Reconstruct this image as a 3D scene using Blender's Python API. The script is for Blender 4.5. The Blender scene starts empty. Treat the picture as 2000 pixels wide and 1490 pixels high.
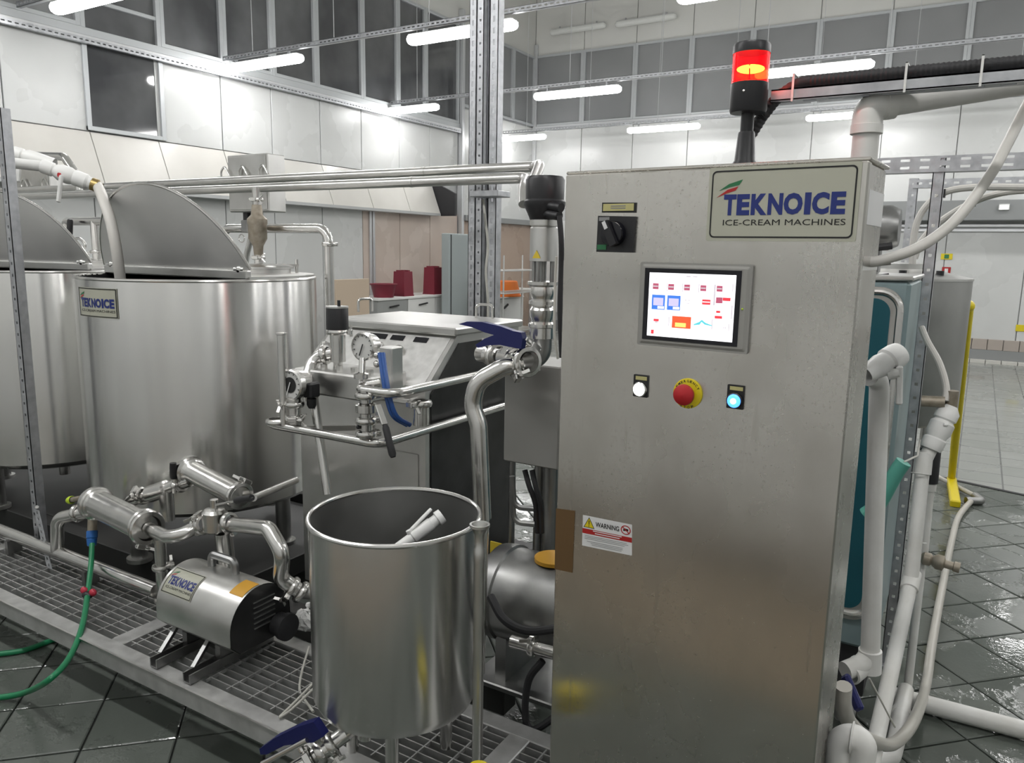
import bpy, math, random
from mathutils import Vector as V, Matrix
random.seed(7)
sc = bpy.context.scene
col = sc.collection
rad = math.radians
pi = math.pi

# ---------------------------------------------------------------- camera, world, exposure
EYE = 1.6
FPX = 1500.0
_y, _p, _r = rad(31), rad(9.7), rad(1.0)
FWD = V((-math.sin(_y)*math.cos(_p), math.cos(_y)*math.cos(_p), -math.sin(_p)))
_rt = V((math.cos(_y), math.sin(_y), 0)); _up = _rt.cross(FWD)
RGT = _rt*math.cos(_r) + _up*math.sin(_r)
UPV = _up*math.cos(_r) - _rt*math.sin(_r)
cd = bpy.data.cameras.new('camera'); cd.sensor_fit = 'HORIZONTAL'; cd.sensor_width = 36.0
cd.lens = FPX/2000*36.0; cd.clip_start = 0.05; cd.clip_end = 100
cam = bpy.data.objects.new('camera', cd); col.objects.link(cam)
cam.matrix_world = Matrix(((RGT.x, UPV.x, -FWD.x, 0), (RGT.y, UPV.y, -FWD.y, 0), (RGT.z, UPV.z, -FWD.z, EYE), (0, 0, 0, 1)))
sc.camera = cam
w = bpy.data.worlds.new('world'); sc.world = w; w.use_nodes = True
w.node_tree.nodes['Background'].inputs[0].default_value = (0.5, 0.55, 0.6, 1)
w.node_tree.nodes['Background'].inputs[1].default_value = 0.05
sc.view_settings.view_transform = 'Standard'
sc.view_settings.look = 'None'
sc.view_settings.exposure = 0.26
sc.view_settings.gamma = 1.0
sc.view_settings.use_curve_mapping = False
LAMP_POWER = 30.0
sc.cycles.max_bounces = 7
sc.cycles.diffuse_bounces = 3
sc.cycles.glossy_bounces = 4
sc.cycles.sample_clamp_indirect = 6.0
sc.cycles.caustics_reflective = False
sc.cycles.caustics_refractive = False

# ---------------------------------------------------------------- measuring helpers (survey of the place)
O = V((0, 0, EYE))
def ray(x, y): return FWD + RGT*((x-1000)/FPX) - UPV*((y-745)/FPX)
def PX(x, y, X): r = ray(x, y); return O + r*(X/r.x)
def PY(x, y, Y): r = ray(x, y); return O + r*(Y/r.y)
def PZ(x, y, Z): r = ray(x, y); return O + r*((Z-EYE)/r.z)
def proj(p):
    d = p-O; k = d.dot(FWD); return 1000+FPX*d.dot(RGT)/k, 745-FPX*d.dot(UPV)/k, k
def zat(X, Y, py):
    lo, hi = -1.0, 8.0
    for _ in range(50):
        m = (lo+hi)/2
        if proj(V((X, Y, m)))[1] > py: lo = m
        else: hi = m
    return lo

# ---------------------------------------------------------------- materials
MATS = {}
def mat(name, color=(.5, .5, .5), rough=.5, metal=0.0, emit=None, estr=0.0, spec=None, alpha=None, trans=0.0, coat=0.0):
    m = bpy.data.materials.new(name); m.use_nodes = True
    b = m.node_tree.nodes['Principled BSDF']
    b.inputs['Base Color'].default_value = (*color, 1); b.inputs['Roughness'].default_value = rough
    b.inputs['Metallic'].default_value = metal
    if spec is not None: b.inputs['Specular IOR Level'].default_value = spec
    if emit: b.inputs['Emission Color'].default_value = (*emit, 1); b.inputs['Emission Strength'].default_value = estr
    if trans: b.inputs['Transmission Weight'].default_value = trans
    if coat: b.inputs['Coat Weight'].default_value = coat
    MATS[name] = m; return m
def nd(m, t, **kw):
    n = m.node_tree.nodes.new(t)
    for k, v in kw.items(): setattr(n, k, v)
    return n
def noise_mix(m, scale, detail, c1, c2, lo=.35, hi=.65, vec_scale=(1, 1, 1), rough=None, bump=0.0, rscale=None):
    """colour (and roughness) varied by object-space noise; bump as fine relief"""
    nt = m.node_tree; b = nt.nodes['Principled BSDF']
    tc = nd(m, 'ShaderNodeTexCoord'); mp = nd(m, 'ShaderNodeMapping'); mp.inputs['Scale'].default_value = vec_scale
    geo = nd(m, 'ShaderNodeNewGeometry')
    nt.links.new(geo.outputs['Position'], mp.inputs['Vector'])
    nz = nd(m, 'ShaderNodeTexNoise'); nz.inputs['Scale'].default_value = scale; nz.inputs['Detail'].default_value = detail
    nt.links.new(mp.outputs[0], nz.inputs['Vector'])
    mr = nd(m, 'ShaderNodeMapRange'); mr.inputs[1].default_value = lo; mr.inputs[2].default_value = hi
    nt.links.new(nz.outputs['Fac'], mr.inputs[0])
    mx = nd(m, 'ShaderNodeMix', data_type='RGBA'); mx.inputs[6].default_value = (*c1, 1); mx.inputs[7].default_value = (*c2, 1)
    nt.links.new(mr.outputs[0], mx.inputs[0]); nt.links.new(mx.outputs[2], b.inputs['Base Color'])
    if rough:
        r2 = nd(m, 'ShaderNodeMapRange'); r2.inputs[1].default_value = lo; r2.inputs[2].default_value = hi
        r2.inputs[3].default_value = rough[0]; r2.inputs[4].default_value = rough[1]
        nt.links.new(nz.outputs['Fac'], r2.inputs[0]); nt.links.new(r2.outputs[0], b.inputs['Roughness'])
    if bump:
        bp = nd(m, 'ShaderNodeBump'); bp.inputs['Strength'].default_value = bump; bp.inputs['Distance'].default_value = .004
        nt.links.new(nz.outputs['Fac'], bp.inputs['Height']); nt.links.new(bp.outputs[0], b.inputs['Normal'])
    return m
def aniso(m, amt, axis='Z', radial=True):
    b = m.node_tree.nodes['Principled BSDF']; b.inputs['Anisotropic'].default_value = amt
    t = nd(m, 'ShaderNodeTangent'); t.direction_type = 'RADIAL'; t.axis = axis
    m.node_tree.links.new(t.outputs[0], b.inputs['Tangent'])
noise_mix(mat('steel_cabinet', metal=1), 3.0, 6, (.62, .597, .555), (.71, .69, .65), .3, .7, (1, 1, .8), rough=(.19, .28))
aniso(MATS['steel_cabinet'], .8, 'Z')
def stains(m):
    """dried splashes and runs on the sheet steel"""
    nt = m.node_tree; b = nt.nodes['Principled BSDF']; geo = nd(m, 'ShaderNodeNewGeometry'); src = b.inputs['Base Color'].links[0].from_socket; rs = b.inputs['Roughness'].links[0].from_socket
    fac = None
    for sc_, vs, lo, hi, amt in ((1, (150, 150, 130), .50, .85, .18), (1, (45, 45, 3.5), .58, .80, .22), (1, (7, 7, 5), .42, .80, .24)):
        mp = nd(m, 'ShaderNodeMapping'); mp.inputs['Scale'].default_value = vs; nt.links.new(geo.outputs['Position'], mp.inputs['Vector'])
        nz = nd(m, 'ShaderNodeTexNoise'); nz.inputs['Scale'].default_value = sc_; nz.inputs['Detail'].default_value = 4; nt.links.new(mp.outputs[0], nz.inputs['Vector'])
        mr = nd(m, 'ShaderNodeMapRange'); mr.inputs[1].default_value = lo; mr.inputs[2].default_value = hi; mr.inputs[4].default_value = amt; nt.links.new(nz.outputs['Fac'], mr.inputs[0])
        if fac is None: fac = mr.outputs[0]
        else:
            mx = nd(m, 'ShaderNodeMath', operation='MAXIMUM'); nt.links.new(fac, mx.inputs[0]); nt.links.new(mr.outputs[0], mx.inputs[1]); fac = mx.outputs[0]
    mix = nd(m, 'ShaderNodeMix', data_type='RGBA'); nt.links.new(fac, mix.inputs[0]); nt.links.new(src, mix.inputs[6]); mix.inputs[7].default_value = (.27, .24, .19, 1); nt.links.new(mix.outputs[2], b.inputs['Base Color'])
    ad = nd(m, 'ShaderNodeMath', operation='MULTIPLY_ADD'); nt.links.new(fac, ad.inputs[0]); ad.inputs[1].default_value = .5; nt.links.new(rs, ad.inputs[2]); nt.links.new(ad.outputs[0], b.inputs['Roughness'])
stains(MATS['steel_cabinet'])
noise_mix(mat('steel_tank', metal=1), 3.0, 3, (.64, .635, .61), (.68, .675, .66), .3, .7, (1.5, 1.5, .6), rough=(.20, .25))
aniso(MATS['steel_tank'], .85, 'Z'); MATS['steel_tank'].node_tree.nodes['Principled BSDF'].inputs['Anisotropic Rotation'].default_value = .25
noise_mix(mat('steel_satin', metal=1), 8.0, 4, (.60, .595, .575), (.68, .675, .66), .3, .7, (1, 1, 1), rough=(.28, .40))
noise_mix(mat('steel_pipe', metal=1), 20.0, 3, (.66, .65, .63), (.72, .71, .69), .3, .7, rough=(.17, .27))
noise_mix(mat('steel_lid', metal=1), 4.0, 3, (.78, .775, .76), (.84, .835, .82), .3, .7, rough=(.55, .65))
noise_mix(mat('steel_lamp_sheen', metal=1), 40.0, 3, (.74, .735, .72), (.82, .815, .80), .3, .7, rough=(.36, .46))  # sloped panel steel, whitened to carry the ceiling lamps' reflection
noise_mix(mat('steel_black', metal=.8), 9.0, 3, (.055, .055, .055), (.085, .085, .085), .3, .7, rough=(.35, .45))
mat('dark_paint', (.025, .025, .024), .5)
noise_mix(mat('steel_overhead', metal=1), 10.0, 3, (.62, .61, .59), (.68, .67, .65), .3, .7, rough=(.28, .36))
noise_mix(mat('steel_dark', metal=1), 12.0, 4, (.26, .26, .26), (.36, .36, .35), .3, .7, rough=(.3, .45))
noise_mix(mat('steel_inner', metal=1), 6.0, 4, (.40, .40, .39), (.48, .48, .47), .3, .7, rough=(.35, .5))
noise_mix(mat('galvanised', metal=.75), 30.0, 5, (.40, .41, .43), (.56, .57, .59), .3, .7, rough=(.34, .5))
noise_mix(mat('galvanised_frame', metal=.6), 22.0, 5, (.44, .44, .43), (.58, .58, .57), .3, .7, rough=(.38, .55))
noise_mix(mat('white_pvc'), 9.0, 5, (.70, .69, .65), (.80, .795, .77), .3, .6, rough=(.3, .45))
mat('white_pvc_clean', (.86, .86, .84), .35)
mat('hose_beige', (.50, .48, .43), .3)
mat('hose_white', (.66, .64, .60), .45)
mat('hose_green', (.012, .22, .09), .35)
mat('black_plastic', (.012, .012, .014), .4)
mat('black_rubber', (.02, .02, .022), .6)
mat('black_gloss', (.006, .006, .01), .15)
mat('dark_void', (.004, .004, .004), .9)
mat('blue_handle', (.008, .012, .10), .35)
mat('blue_fitting', (.02, .14, .45), .4)
mat('blue_tube', (.03, .10, .34), .3)
mat('lime_cap', (.55, .75, .03), .4)
mat('yellow_paint', (.72, .58, .01), .4)
mat('yellow_label', (.70, .52, .04), .5)
mat('orange_label', (.68, .36, .04), .45)
mat('red_clip', (.50, .03, .06), .4)
mat('red_knob', (.45, .012, .018), .35)
mat('maroon_plastic', (.19, .018, .035), .45)
mat('orange_plastic', (.72, .17, .01), .45)
noise_mix(mat('mat_brown'), 9, 4, (.20, .165, .12), (.26, .215, .16), .3, .7, rough=(.5, .7))
mat('brass', (.45, .33, .14), .35, 1.0)
noise_mix(mat('bronze_casting', metal=.6), 40, 4, (.30, .26, .20), (.46, .41, .34), .3, .7, rough=(.4, .6), bump=.2)
noise_mix(mat('wall_panel'), 1.2, 4, (.58, .59, .58), (.64, .65, .64), .3, .7, rough=(.22, .34))
noise_mix(mat('hood_panel'), 1.4, 4, (.57, .555, .515), (.65, .635, .595), .3, .7, rough=(.25, .4))
mat('wall_seam', (.45, .46, .46), .4)
noise_mix(mat('upper_wall'), .8, 3, (.60, .60, .57), (.66, .66, .63), .3, .7, rough=(.5, .65))
noise_mix(mat('wall_warm'), 1.2, 4, (.52, .43, .37), (.62, .54, .48), .3, .7, rough=(.2, .3))
noise_mix(mat('wall_tan'), 1.2, 4, (.40, .30, .235), (.47, .37, .30), .3, .7, rough=(.25, .35))
mat('aluminium', (.62, .63, .64), .38, .6)
mat('window_frame', (.50, .52, .53), .4, .3)
noise_mix(mat('glass_dark', spec=.9), 1.0, 4, (.05, .052, .056), (.12, .123, .126), .35, .65, rough=(.03, .06))
noise_mix(mat('glass_grey', spec=.8), .6, 3, (.22, .225, .23), (.28, .285, .29), .3, .7, rough=(.10, .16))
mat('ceiling_paint', (.75, .75, .73), .8)
mat('beam_paint', (.26, .27, .27), .5)
mat('plinth_tile', (.42, .37, .33), .35)
mat('plinth_light', (.62, .61, .57), .35)
mat('lamp_diffuser', (.9, .9, .9), .4, emit=(1.0, .992, .985), estr=LAMP_POWER)
mat('lamp_diffuser_off', (.70, .71, .68), .4)
mat('lamp_body', (.60, .61, .60), .5)
mat('plate_cream', (.44, .44, .36), .4)
mat('ink_blue', (.012, .026, .17), .4)
mat('ink_black', (.008, .008, .008), .45)
mat('ink_green', (.02, .16, .06), .4)
mat('ink_red', (.40, .015, .015), .4)
mat('ink_grey', (.25, .25, .25), .5)
mat('sticker_white', (.72, .72, .72), .4)
mat('label_yellow', (.50, .46, .20), .5)
mat('tape_brown', (.13, .075, .03), .35)
mat('panel_grey', (.30, .295, .275), .45)
mat('screen_white', (.8, .8, .8), .3, emit=(.95, .95, 1.0), estr=1.05)
mat('screen_grey', (.3, .3, .3), .3, emit=(.55, .5, .55), estr=.9)
mat('screen_maroon', (.2, .02, .05), .3, emit=(.42, .10, .16), estr=.9)
mat('screen_red', (.4, .02, .02), .3, emit=(.75, .05, .07), estr=.9)
mat('screen_orange', (.4, .05, .02), .3, emit=(.80, .09, .03), estr=1.0)
mat('screen_yellow', (.5, .4, .1), .3, emit=(1.0, .62, .16), estr=1.0)
mat('screen_blue', (.02, .1, .4), .3, emit=(.05, .17, .60), estr=1.0)
mat('screen_lilac', (.3, .3, .5), .3, emit=(.50, .45, .68), estr=1.0)
mat('screen_teal', (.05, .3, .35), .3, emit=(.10, .50, .56), estr=1.0)
mat('led_white', (.9, .9, .9), .3, emit=(1, 1, 1), estr=2.2)
mat('led_blue', (.05, .2, .9), .3, emit=(.05, .22, 1.0), estr=3.0)
mat('led_blue_core', (.3, .6, .9), .3, emit=(.35, .85, 1.0), estr=2.5)
mat('beacon_red', (.7, .0, .01), .2, emit=(1.0, .004, .012), estr=.75)
def lens_mix(m):
    nt = m.node_tree; b = nt.nodes['Principled BSDF']; o = nt.nodes['Material Output']; t = nd(m, 'ShaderNodeBsdfTransparent'); t.inputs[0].default_value = (1, .14, .05, 1)
    x = nd(m, 'ShaderNodeMixShader'); x.inputs[0].default_value = .5; nt.links.new(t.outputs[0], x.inputs[1]); nt.links.new(b.outputs[0], x.inputs[2]); nt.links.new(x.outputs[0], o.inputs[0])
lens_mix(MATS['beacon_red'])
mat('beacon_core', (.9, .3, .05), .3, emit=(1.0, .30, .08), estr=70.0)
mat('dial_white', (.62, .62, .60), .3)
mat('teal_paint', (.01, .085, .11), .35)
mat('teal_pale', (.25, .33, .34), .4, .2)
mat('mint_mesh', (.10, .38, .30), .5)
mat('locker_grey', (.33, .37, .37), .5)
mat('beige_board', (.52, .42, .32), .5)
mat('white_goods', (.72, .72, .70), .35)
mat('bench_grey', (.30, .31, .30), .5)
mat('tie_white', (.75, .75, .72), .4)
mat('cable_white', (.58, .57, .52), .4)
# tiles: wet greenish-grey quarry tile
def tile_mat(name, c1, c2):
    m = mat(name, c1, .3); nt = m.node_tree; b = nt.nodes['Principled BSDF']
    geo = nd(m, 'ShaderNodeNewGeometry')
    n1 = nd(m, 'ShaderNodeTexNoise'); n1.inputs['Scale'].default_value = 1.5; n1.inputs['Detail'].default_value = 5
    n2 = nd(m, 'ShaderNodeTexNoise'); n2.inputs['Scale'].default_value = 60; n2.inputs['Detail'].default_value = 3
    n3 = nd(m, 'ShaderNodeTexNoise'); n3.inputs['Scale'].default_value = 2.3; n3.inputs['Detail'].default_value = 6; n3.inputs['Roughness'].default_value = .6
    for n in (n1, n2, n3): nt.links.new(geo.outputs['Position'], n.inputs['Vector'])
    oi = nd(m, 'ShaderNodeObjectInfo')
    add = nd(m, 'ShaderNodeMath', operation='MULTIPLY_ADD'); add.inputs[1].default_value = .35; nt.links.new(oi.outputs['Random'], add.inputs[0]); nt.links.new(n1.outputs['Fac'], add.inputs[2])
    mr = nd(m, 'ShaderNodeMapRange'); mr.inputs[1].default_value = .4; mr.inputs[2].default_value = .95; nt.links.new(add.outputs[0], mr.inputs[0])
    mx = nd(m, 'ShaderNodeMix', data_type='RGBA'); mx.inputs[6].default_value = (*c1, 1); mx.inputs[7].default_value = (*c2, 1)
    nt.links.new(mr.outputs[0], mx.inputs[0]); nt.links.new(mx.outputs[2], b.inputs['Base Color'])
    wet = nd(m, 'ShaderNodeMapRange'); wet.inputs[1].default_value = .475; wet.inputs[2].default_value = .515; nt.links.new(n3.outputs['Fac'], wet.inputs[0])
    rr = nd(m, 'ShaderNodeMapRange'); rr.inputs[3].default_value = .30; rr.inputs[4].default_value = .05; nt.links.new(wet.outputs[0], rr.inputs[0]); nt.links.new(rr.outputs[0], b.inputs['Roughness'])
    bp = nd(m, 'ShaderNodeBump'); bp.inputs['Distance'].default_value = .002; bp.inputs['Strength'].default_value = .25
    nt.links.new(n2.outputs['Fac'], bp.inputs['Height']); bp2 = nd(m, 'ShaderNodeBump'); bp2.inputs['Distance'].default_value = .003; bp2.inputs['Strength'].default_value = .5
    nt.links.new(wet.outputs[0], bp2.inputs['Height']); nt.links.new(bp.outputs[0], bp2.inputs['Normal']); nt.links.new(bp2.outputs[0], b.inputs['Normal'])
    return m
tile_mat('floor_tile', (.085, .098, .085), (.15, .165, .148))
mat('grout', (.018, .02, .018), .7)
def far_floor():
    m = mat('far_floor', (.12, .13, .12), .2); nt = m.node_tree; b = nt.nodes['Principled BSDF']
    geo = nd(m, 'ShaderNodeNewGeometry'); br = nd(m, 'ShaderNodeTexBrick'); br.offset = 0
    br.inputs['Color1'].default_value = (.26, .275, .255, 1); br.inputs['Color2'].default_value = (.31, .32, .30, 1); br.inputs['Mortar'].default_value = (.12, .125, .12, 1)
    br.inputs['Scale'].default_value = 1.0; br.inputs['Brick Width'].default_value = .29; br.inputs['Row Height'].default_value = .29; br.inputs['Mortar Size'].default_value = .006
    nt.links.new(geo.outputs['Position'], br.inputs['Vector']); nt.links.new(br.outputs['Color'], b.inputs['Base Color'])
    nz = nd(m, 'ShaderNodeTexNoise'); nz.inputs['Scale'].default_value = 1.2; nz.inputs['Detail'].default_value = 5
    rr = nd(m, 'ShaderNodeMapRange'); rr.inputs[1].default_value = .4; rr.inputs[2].default_value = .6; rr.inputs[3].default_value = .12; rr.inputs[4].default_value = .34
    nt.links.new(geo.outputs['Position'], nz.inputs['Vector']); nt.links.new(nz.outputs['Fac'], rr.inputs[0]); nt.links.new(rr.outputs[0], b.inputs['Roughness'])
far_floor()

# ---------------------------------------------------------------- mesh builder
def basis(d):
    d = V(d).normalized(); a = V((0, 0, 1)) if abs(d.z) < .9 else V((1, 0, 0))
    u = a.cross(d).normalized(); return u, d.cross(u).normalized(), d
def fillet(pts, r, n=6):
    pts = [V(p) for p in pts]; out = [pts[0]]
    for i in range(1, len(pts)-1):
        p, a, b = pts[i], pts[i-1]-pts[i], pts[i+1]-pts[i]
        la, lb = a.length, b.length
        if la < 1e-6 or lb < 1e-6: continue
        a.normalize(); b.normalize(); ang = a.angle(b)
        if ang > pi-.02: out.append(p); continue
        rr = r[i] if isinstance(r, (list, tuple)) else r
        t = min(rr/math.tan(ang/2), la*.49, lb*.49); q = t*math.tan(ang/2)
        c = p+(a+b).normalized()*(q/math.sin(ang/2)); s, e = p+a*t-c, p+b*t-c
        tot = s.angle(e)
        for k in range(n+1):
            f = k/n; out.append(c+(s*math.sin((1-f)*tot)+e*math.sin(f*tot))/math.sin(tot))
    out.append(pts[-1]); return out
def smoothpath(pts, n=8):
    pts = [V(p) for p in pts]; P = [pts[0]*2-pts[1]]+pts+[pts[-1]*2-pts[-2]]; out = []
    for i in range(1, len(P)-2):
        for k in range(n):
            t = k/n; a, b, c, d = P[i-1], P[i], P[i+1], P[i+2]
            out.append(.5*((2*b)+(c-a)*t+(2*a-5*b+4*c-d)*t*t+(3*b-a-3*c+d)*t**3))
    out.append(pts[-1]); return out
class MB:
    def __init__(s): s.v = []; s.f = []
    def add(s, vs, fs):
        o = len(s.v); s.v += [V(p) for p in vs]; s.f += [tuple(i+o for i in f) for f in fs]; return s
    def box(s, a, b, ch=0.0, M=None):
        x0, y0, z0 = a; x1, y1, z1 = b
        x0, x1 = min(x0, x1), max(x0, x1); y0, y1 = min(y0, y1), max(y0, y1); z0, z1 = min(z0, z1), max(z0, z1)
        if ch <= 0:
            vs = [V((x, y, z)) for z in (z0, z1) for y in (y0, y1) for x in (x0, x1)]
            fs = [(0, 2, 3, 1), (4, 5, 7, 6), (0, 1, 5, 4), (2, 6, 7, 3), (0, 4, 6, 2), (1, 3, 7, 5)]
        else:
            ch = min(ch, (x1-x0)*.45, (y1-y0)*.45, (z1-z0)*.45); vs = []; idx = {}
            for i, x in enumerate((x0, x1)):
                for j, y in enumerate((y0, y1)):
                    for k, z in enumerate((z0, z1)):
                        sx, sy, sz = (1-2*i)*ch, (1-2*j)*ch, (1-2*k)*ch
                        for ax, p in enumerate(((x, y+sy, z+sz), (x+sx, y, z+sz), (x+sx, y+sy, z))):
                            idx[i, j, k, ax] = len(vs); vs.append(V(p))
            fs = []
            g = lambda i, j, k, a: idx[i, j, k, a]
            for i in (0, 1):
                q = [g(i, 0, 0, 0), g(i, 1, 0, 0), g(i, 1, 1, 0), g(i, 0, 1, 0)]; fs.append(q if i else q[::-1])
                q = [g(0, i, 0, 1), g(1, i, 0, 1), g(1, i, 1, 1), g(0, i, 1, 1)]; fs.append(q[::-1] if i else q)
                q = [g(0, 0, i, 2), g(1, 0, i, 2), g(1, 1, i, 2), g(0, 1, i, 2)]; fs.append(q if i else q[::-1])
            for i in (0, 1):
                for j in (0, 1):
                    fs.append([g(i, j, 0, 0), g(i, j, 1, 0), g(i, j, 1, 1), g(i, j, 0, 1)] if i == j else [g(i, j, 0, 1), g(i, j, 1, 1), g(i, j, 1, 0), g(i, j, 0, 0)])
                    fs.append([g(i, 0, j, 0), g(i, 1, j, 0), g(i, 1, j, 2), g(i, 0, j, 2)] if i != j else [g(i, 0, j, 2), g(i, 1, j, 2), g(i, 1, j, 0), g(i, 0, j, 0)])
                    fs.append([g(0, i, j, 1), g(1, i, j, 1), g(1, i, j, 2), g(0, i, j, 2)] if i == j else [g(0, i, j, 2), g(1, i, j, 2), g(1, i, j, 1), g(0, i, j, 1)])
                    for k in (0, 1):
                        t = [g(i, j, k, 0), g(i, j, k, 1), g(i, j, k, 2)]
                        fs.append(t if (i+j+k) % 2 else t[::-1])
        if M is not None: vs = [M @ p for p in vs]
        return s.add(vs, fs)
    def bar(s, p0, p1, wx, wy, up=(0, 0, 1), ch=0.0):
        p0, p1 = V(p0), V(p1); d = p1-p0; L = d.length; d.normalize(); u = V(up).cross(d)
        if u.length < 1e-4: u = V((1, 0, 0)).cross(d)
        u.normalize(); v = d.cross(u)
        M = Matrix(((u.x, v.x, d.x, p0.x), (u.y, v.y, d.y, p0.y), (u.z, v.z, d.z, p0.z), (0, 0, 0, 1)))
        return s.box((-wx/2, -wy/2, 0), (wx/2, wy/2, L), ch, M)
    def tube(s, pts, r, seg=16, cap=True, hollow=False):
        pts = [V(p) for p in pts]; n = len(pts)
        rs = r if isinstance(r, (list, tuple)) else [r]*n
        t = [(pts[min(i+1, n-1)]-pts[max(i-1, 0)]).normalized() for i in range(n)]
        u, v, _ = basis(t[0]); rings = []; vs = []
        for i in range(n):
            u = (u-t[i]*u.dot(t[i])).normalized(); v = t[i].cross(u)
            for k in range(seg):
                a = 2*pi*k/seg; vs.append(pts[i]+(u*math.cos(a)+v*math.sin(a))*rs[i])
        fs = [(i*seg+k, i*seg+(k+1) % seg, (i+1)*seg+(k+1) % seg, (i+1)*seg+k) for i in range(n-1) for k in range(seg)]
        if cap: fs += [tuple(range(seg))[::-1], tuple((n-1)*seg+k for k in range(seg))]
        return s.add(vs, fs)
    def cyl(s, p0, p1, r, r2=None, seg=20, cap=True): return s.tube([p0, p1], [r, r if r2 is None else r2], seg, cap)
    def lathe(s, p0, d, prof, seg=32, a0=0.0, a1=2*pi):
        u, v, d = basis(d); p0 = V(p0); full = abs(a1-a0-2*pi) < 1e-6; m = seg if full else seg+1; vs = []
        for r, t in prof:
            for k in range(m):
                a = a0+(a1-a0)*k/seg; vs.append(p0+d*t+(u*math.cos(a)+v*math.sin(a))*max(r, 1e-5))
        fs = [(i*m+k, i*m+(k+1) % m, (i+1)*m+(k+1) % m, (i+1)*m+k) for i in range(len(prof)-1) for k in range(seg)]
        return s.add(vs, fs)
    def prism(s, pts, n, th):
        """closed outline pts (3D, planar) extruded along n by th"""
        n = V(n).normalized()*th; pts = [V(p) for p in pts]; k = len(pts)
        fs = [tuple(range(k))[::-1], tuple(range(k, 2*k))]+[(i, (i+1) % k, k+(i+1) % k, k+i) for i in range(k)]
        return s.add(pts+[p+n for p in pts], fs)
    def sphere(s, c, r, seg=16, sq=(1, 1, 1)):
        c = V(c); n = seg//2; vs = []; fs = []
        for i in range(n+1):
            th = pi*i/n
            for k in range(seg):
                a = 2*pi*k/seg; vs.append(c+V((math.sin(th)*math.cos(a)*sq[0], math.sin(th)*math.sin(a)*sq[1], math.cos(th)*sq[2]))*r)
        fs = [(i*seg+k, (i+1)*seg+k, (i+1)*seg+(k+1) % seg, i*seg+(k+1) % seg) for i in range(n) for k in range(seg)]
        return s.add(vs, fs)
    def torus(s, c, d, R, r, seg=40, rs=10):
        u, v, d = basis(d); c = V(c); vs = []
        for i in range(seg):
            a = 2*pi*i/seg; e = u*math.cos(a)+v*math.sin(a)
            for k in range(rs):
                b = 2*pi*k/rs; vs.append(c+e*(R+r*math.cos(b))+d*r*math.sin(b))
        fs = [(i*rs+k, ((i+1) % seg)*rs+k, ((i+1) % seg)*rs+(k+1) % rs, i*rs+(k+1) % rs) for i in range(seg) for k in range(rs)]
        return s.add(vs, fs)
    def perf(s, p, d, u, L, wd, pitch=.05, sl=.028, sw=.014, th=.003, rows=1):
        """perforated strip: real slots; p start centre, d length dir, u width dir"""
        d = V(d).normalized(); u = V(u).normalized(); n = d.cross(u).normalized(); p = V(p)
        k = max(1, int(L/pitch)); pitch = L/k; rw = wd/rows; e = (pitch-sl)/2; vs = []; fs = []
        for ro in range(rows):
            c = -wd/2+rw*(ro+.5); g = (rw-sw)/2
            for i in range(k):
                t0 = i*pitch; T = (t0, t0+e, t0+e+sl, t0+pitch); U = (c-rw/2, c-sw/2, c+sw/2, c+rw/2)
                for a in range(3):
                    for b in range(3):
                        if a == 1 and b == 1: continue
                        o = len(vs)
                        for off in (0, th): vs += [p+d*T[a]+u*U[b]+n*off, p+d*T[a+1]+u*U[b]+n*off, p+d*T[a+1]+u*U[b+1]+n*off, p+d*T[a]+u*U[b+1]+n*off]
                        fs += [(o+3, o+2, o+1, o), (o+4, o+5, o+6, o+7)]
                        if a == 1: fs += ([(o, o+1, o+5, o+4)] if b == 2 else [(o+2, o+3, o+7, o+6)])
                        elif b == 1: fs += ([(o+1, o+2, o+6, o+5)] if a == 0 else [(o+3, o, o+4, o+7)])
                        if b == 0: fs.append((o, o+1, o+5, o+4))
                        if b == 2: fs.append((o+2, o+3, o+7, o+6))
        return s.add(vs, fs)
    def map(s, fn): s.v = [fn(p) for p in s.v]; return s
def wpos(o):
    p = V((0, 0, 0))
    while o is not None: p += o.location; o = o.parent
    return p
def obj(name, mb, m, parent=None, smooth=True, ang=35, label=None):
    me = bpy.data.meshes.new(name); base = wpos(parent) if parent else V((0, 0, 0))
    me.from_pydata([tuple(p-base) for p in mb.v], [], mb.f); me.update()
    if smooth:
        me.shade_smooth()
        try: me.set_sharp_from_angle(angle=rad(ang))
        except Exception: pass
    me.materials.append(MATS[m]); o = bpy.data.objects.new(name, me); col.objects.link(o)
    if parent: o.parent = parent
    if label: o['label'] = label
    return o
def tag(o, label, cat, group=None, kind=None):
    if label: o['label'] = label
    if cat: o['category'] = cat
    if group: o['group'] = group
    if kind: o['kind'] = kind
    return o
def thing(name, label, cat, loc=(0, 0, 0), group=None):
    o = bpy.data.objects.new(name, None); o.empty_display_size = .05; col.objects.link(o); o.location = V(loc)
    return tag(o, label, cat, group)
def struct(name, mb, m, parent=None, **k):
    o = obj(name, mb, m, parent, **k)
    if parent is None: o['kind'] = 'structure'
    return o
def dup(root, delta, label):
    r = root.copy(); col.objects.link(r); r.location = root.location+V(delta); r['label'] = label
    for ch in list(root.children):
        c = ch.copy(); col.objects.link(c); c.parent = r
        for g in ch.children:
            d = g.copy(); col.objects.link(d); d.parent = c
    return r
_fc = {}
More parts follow.
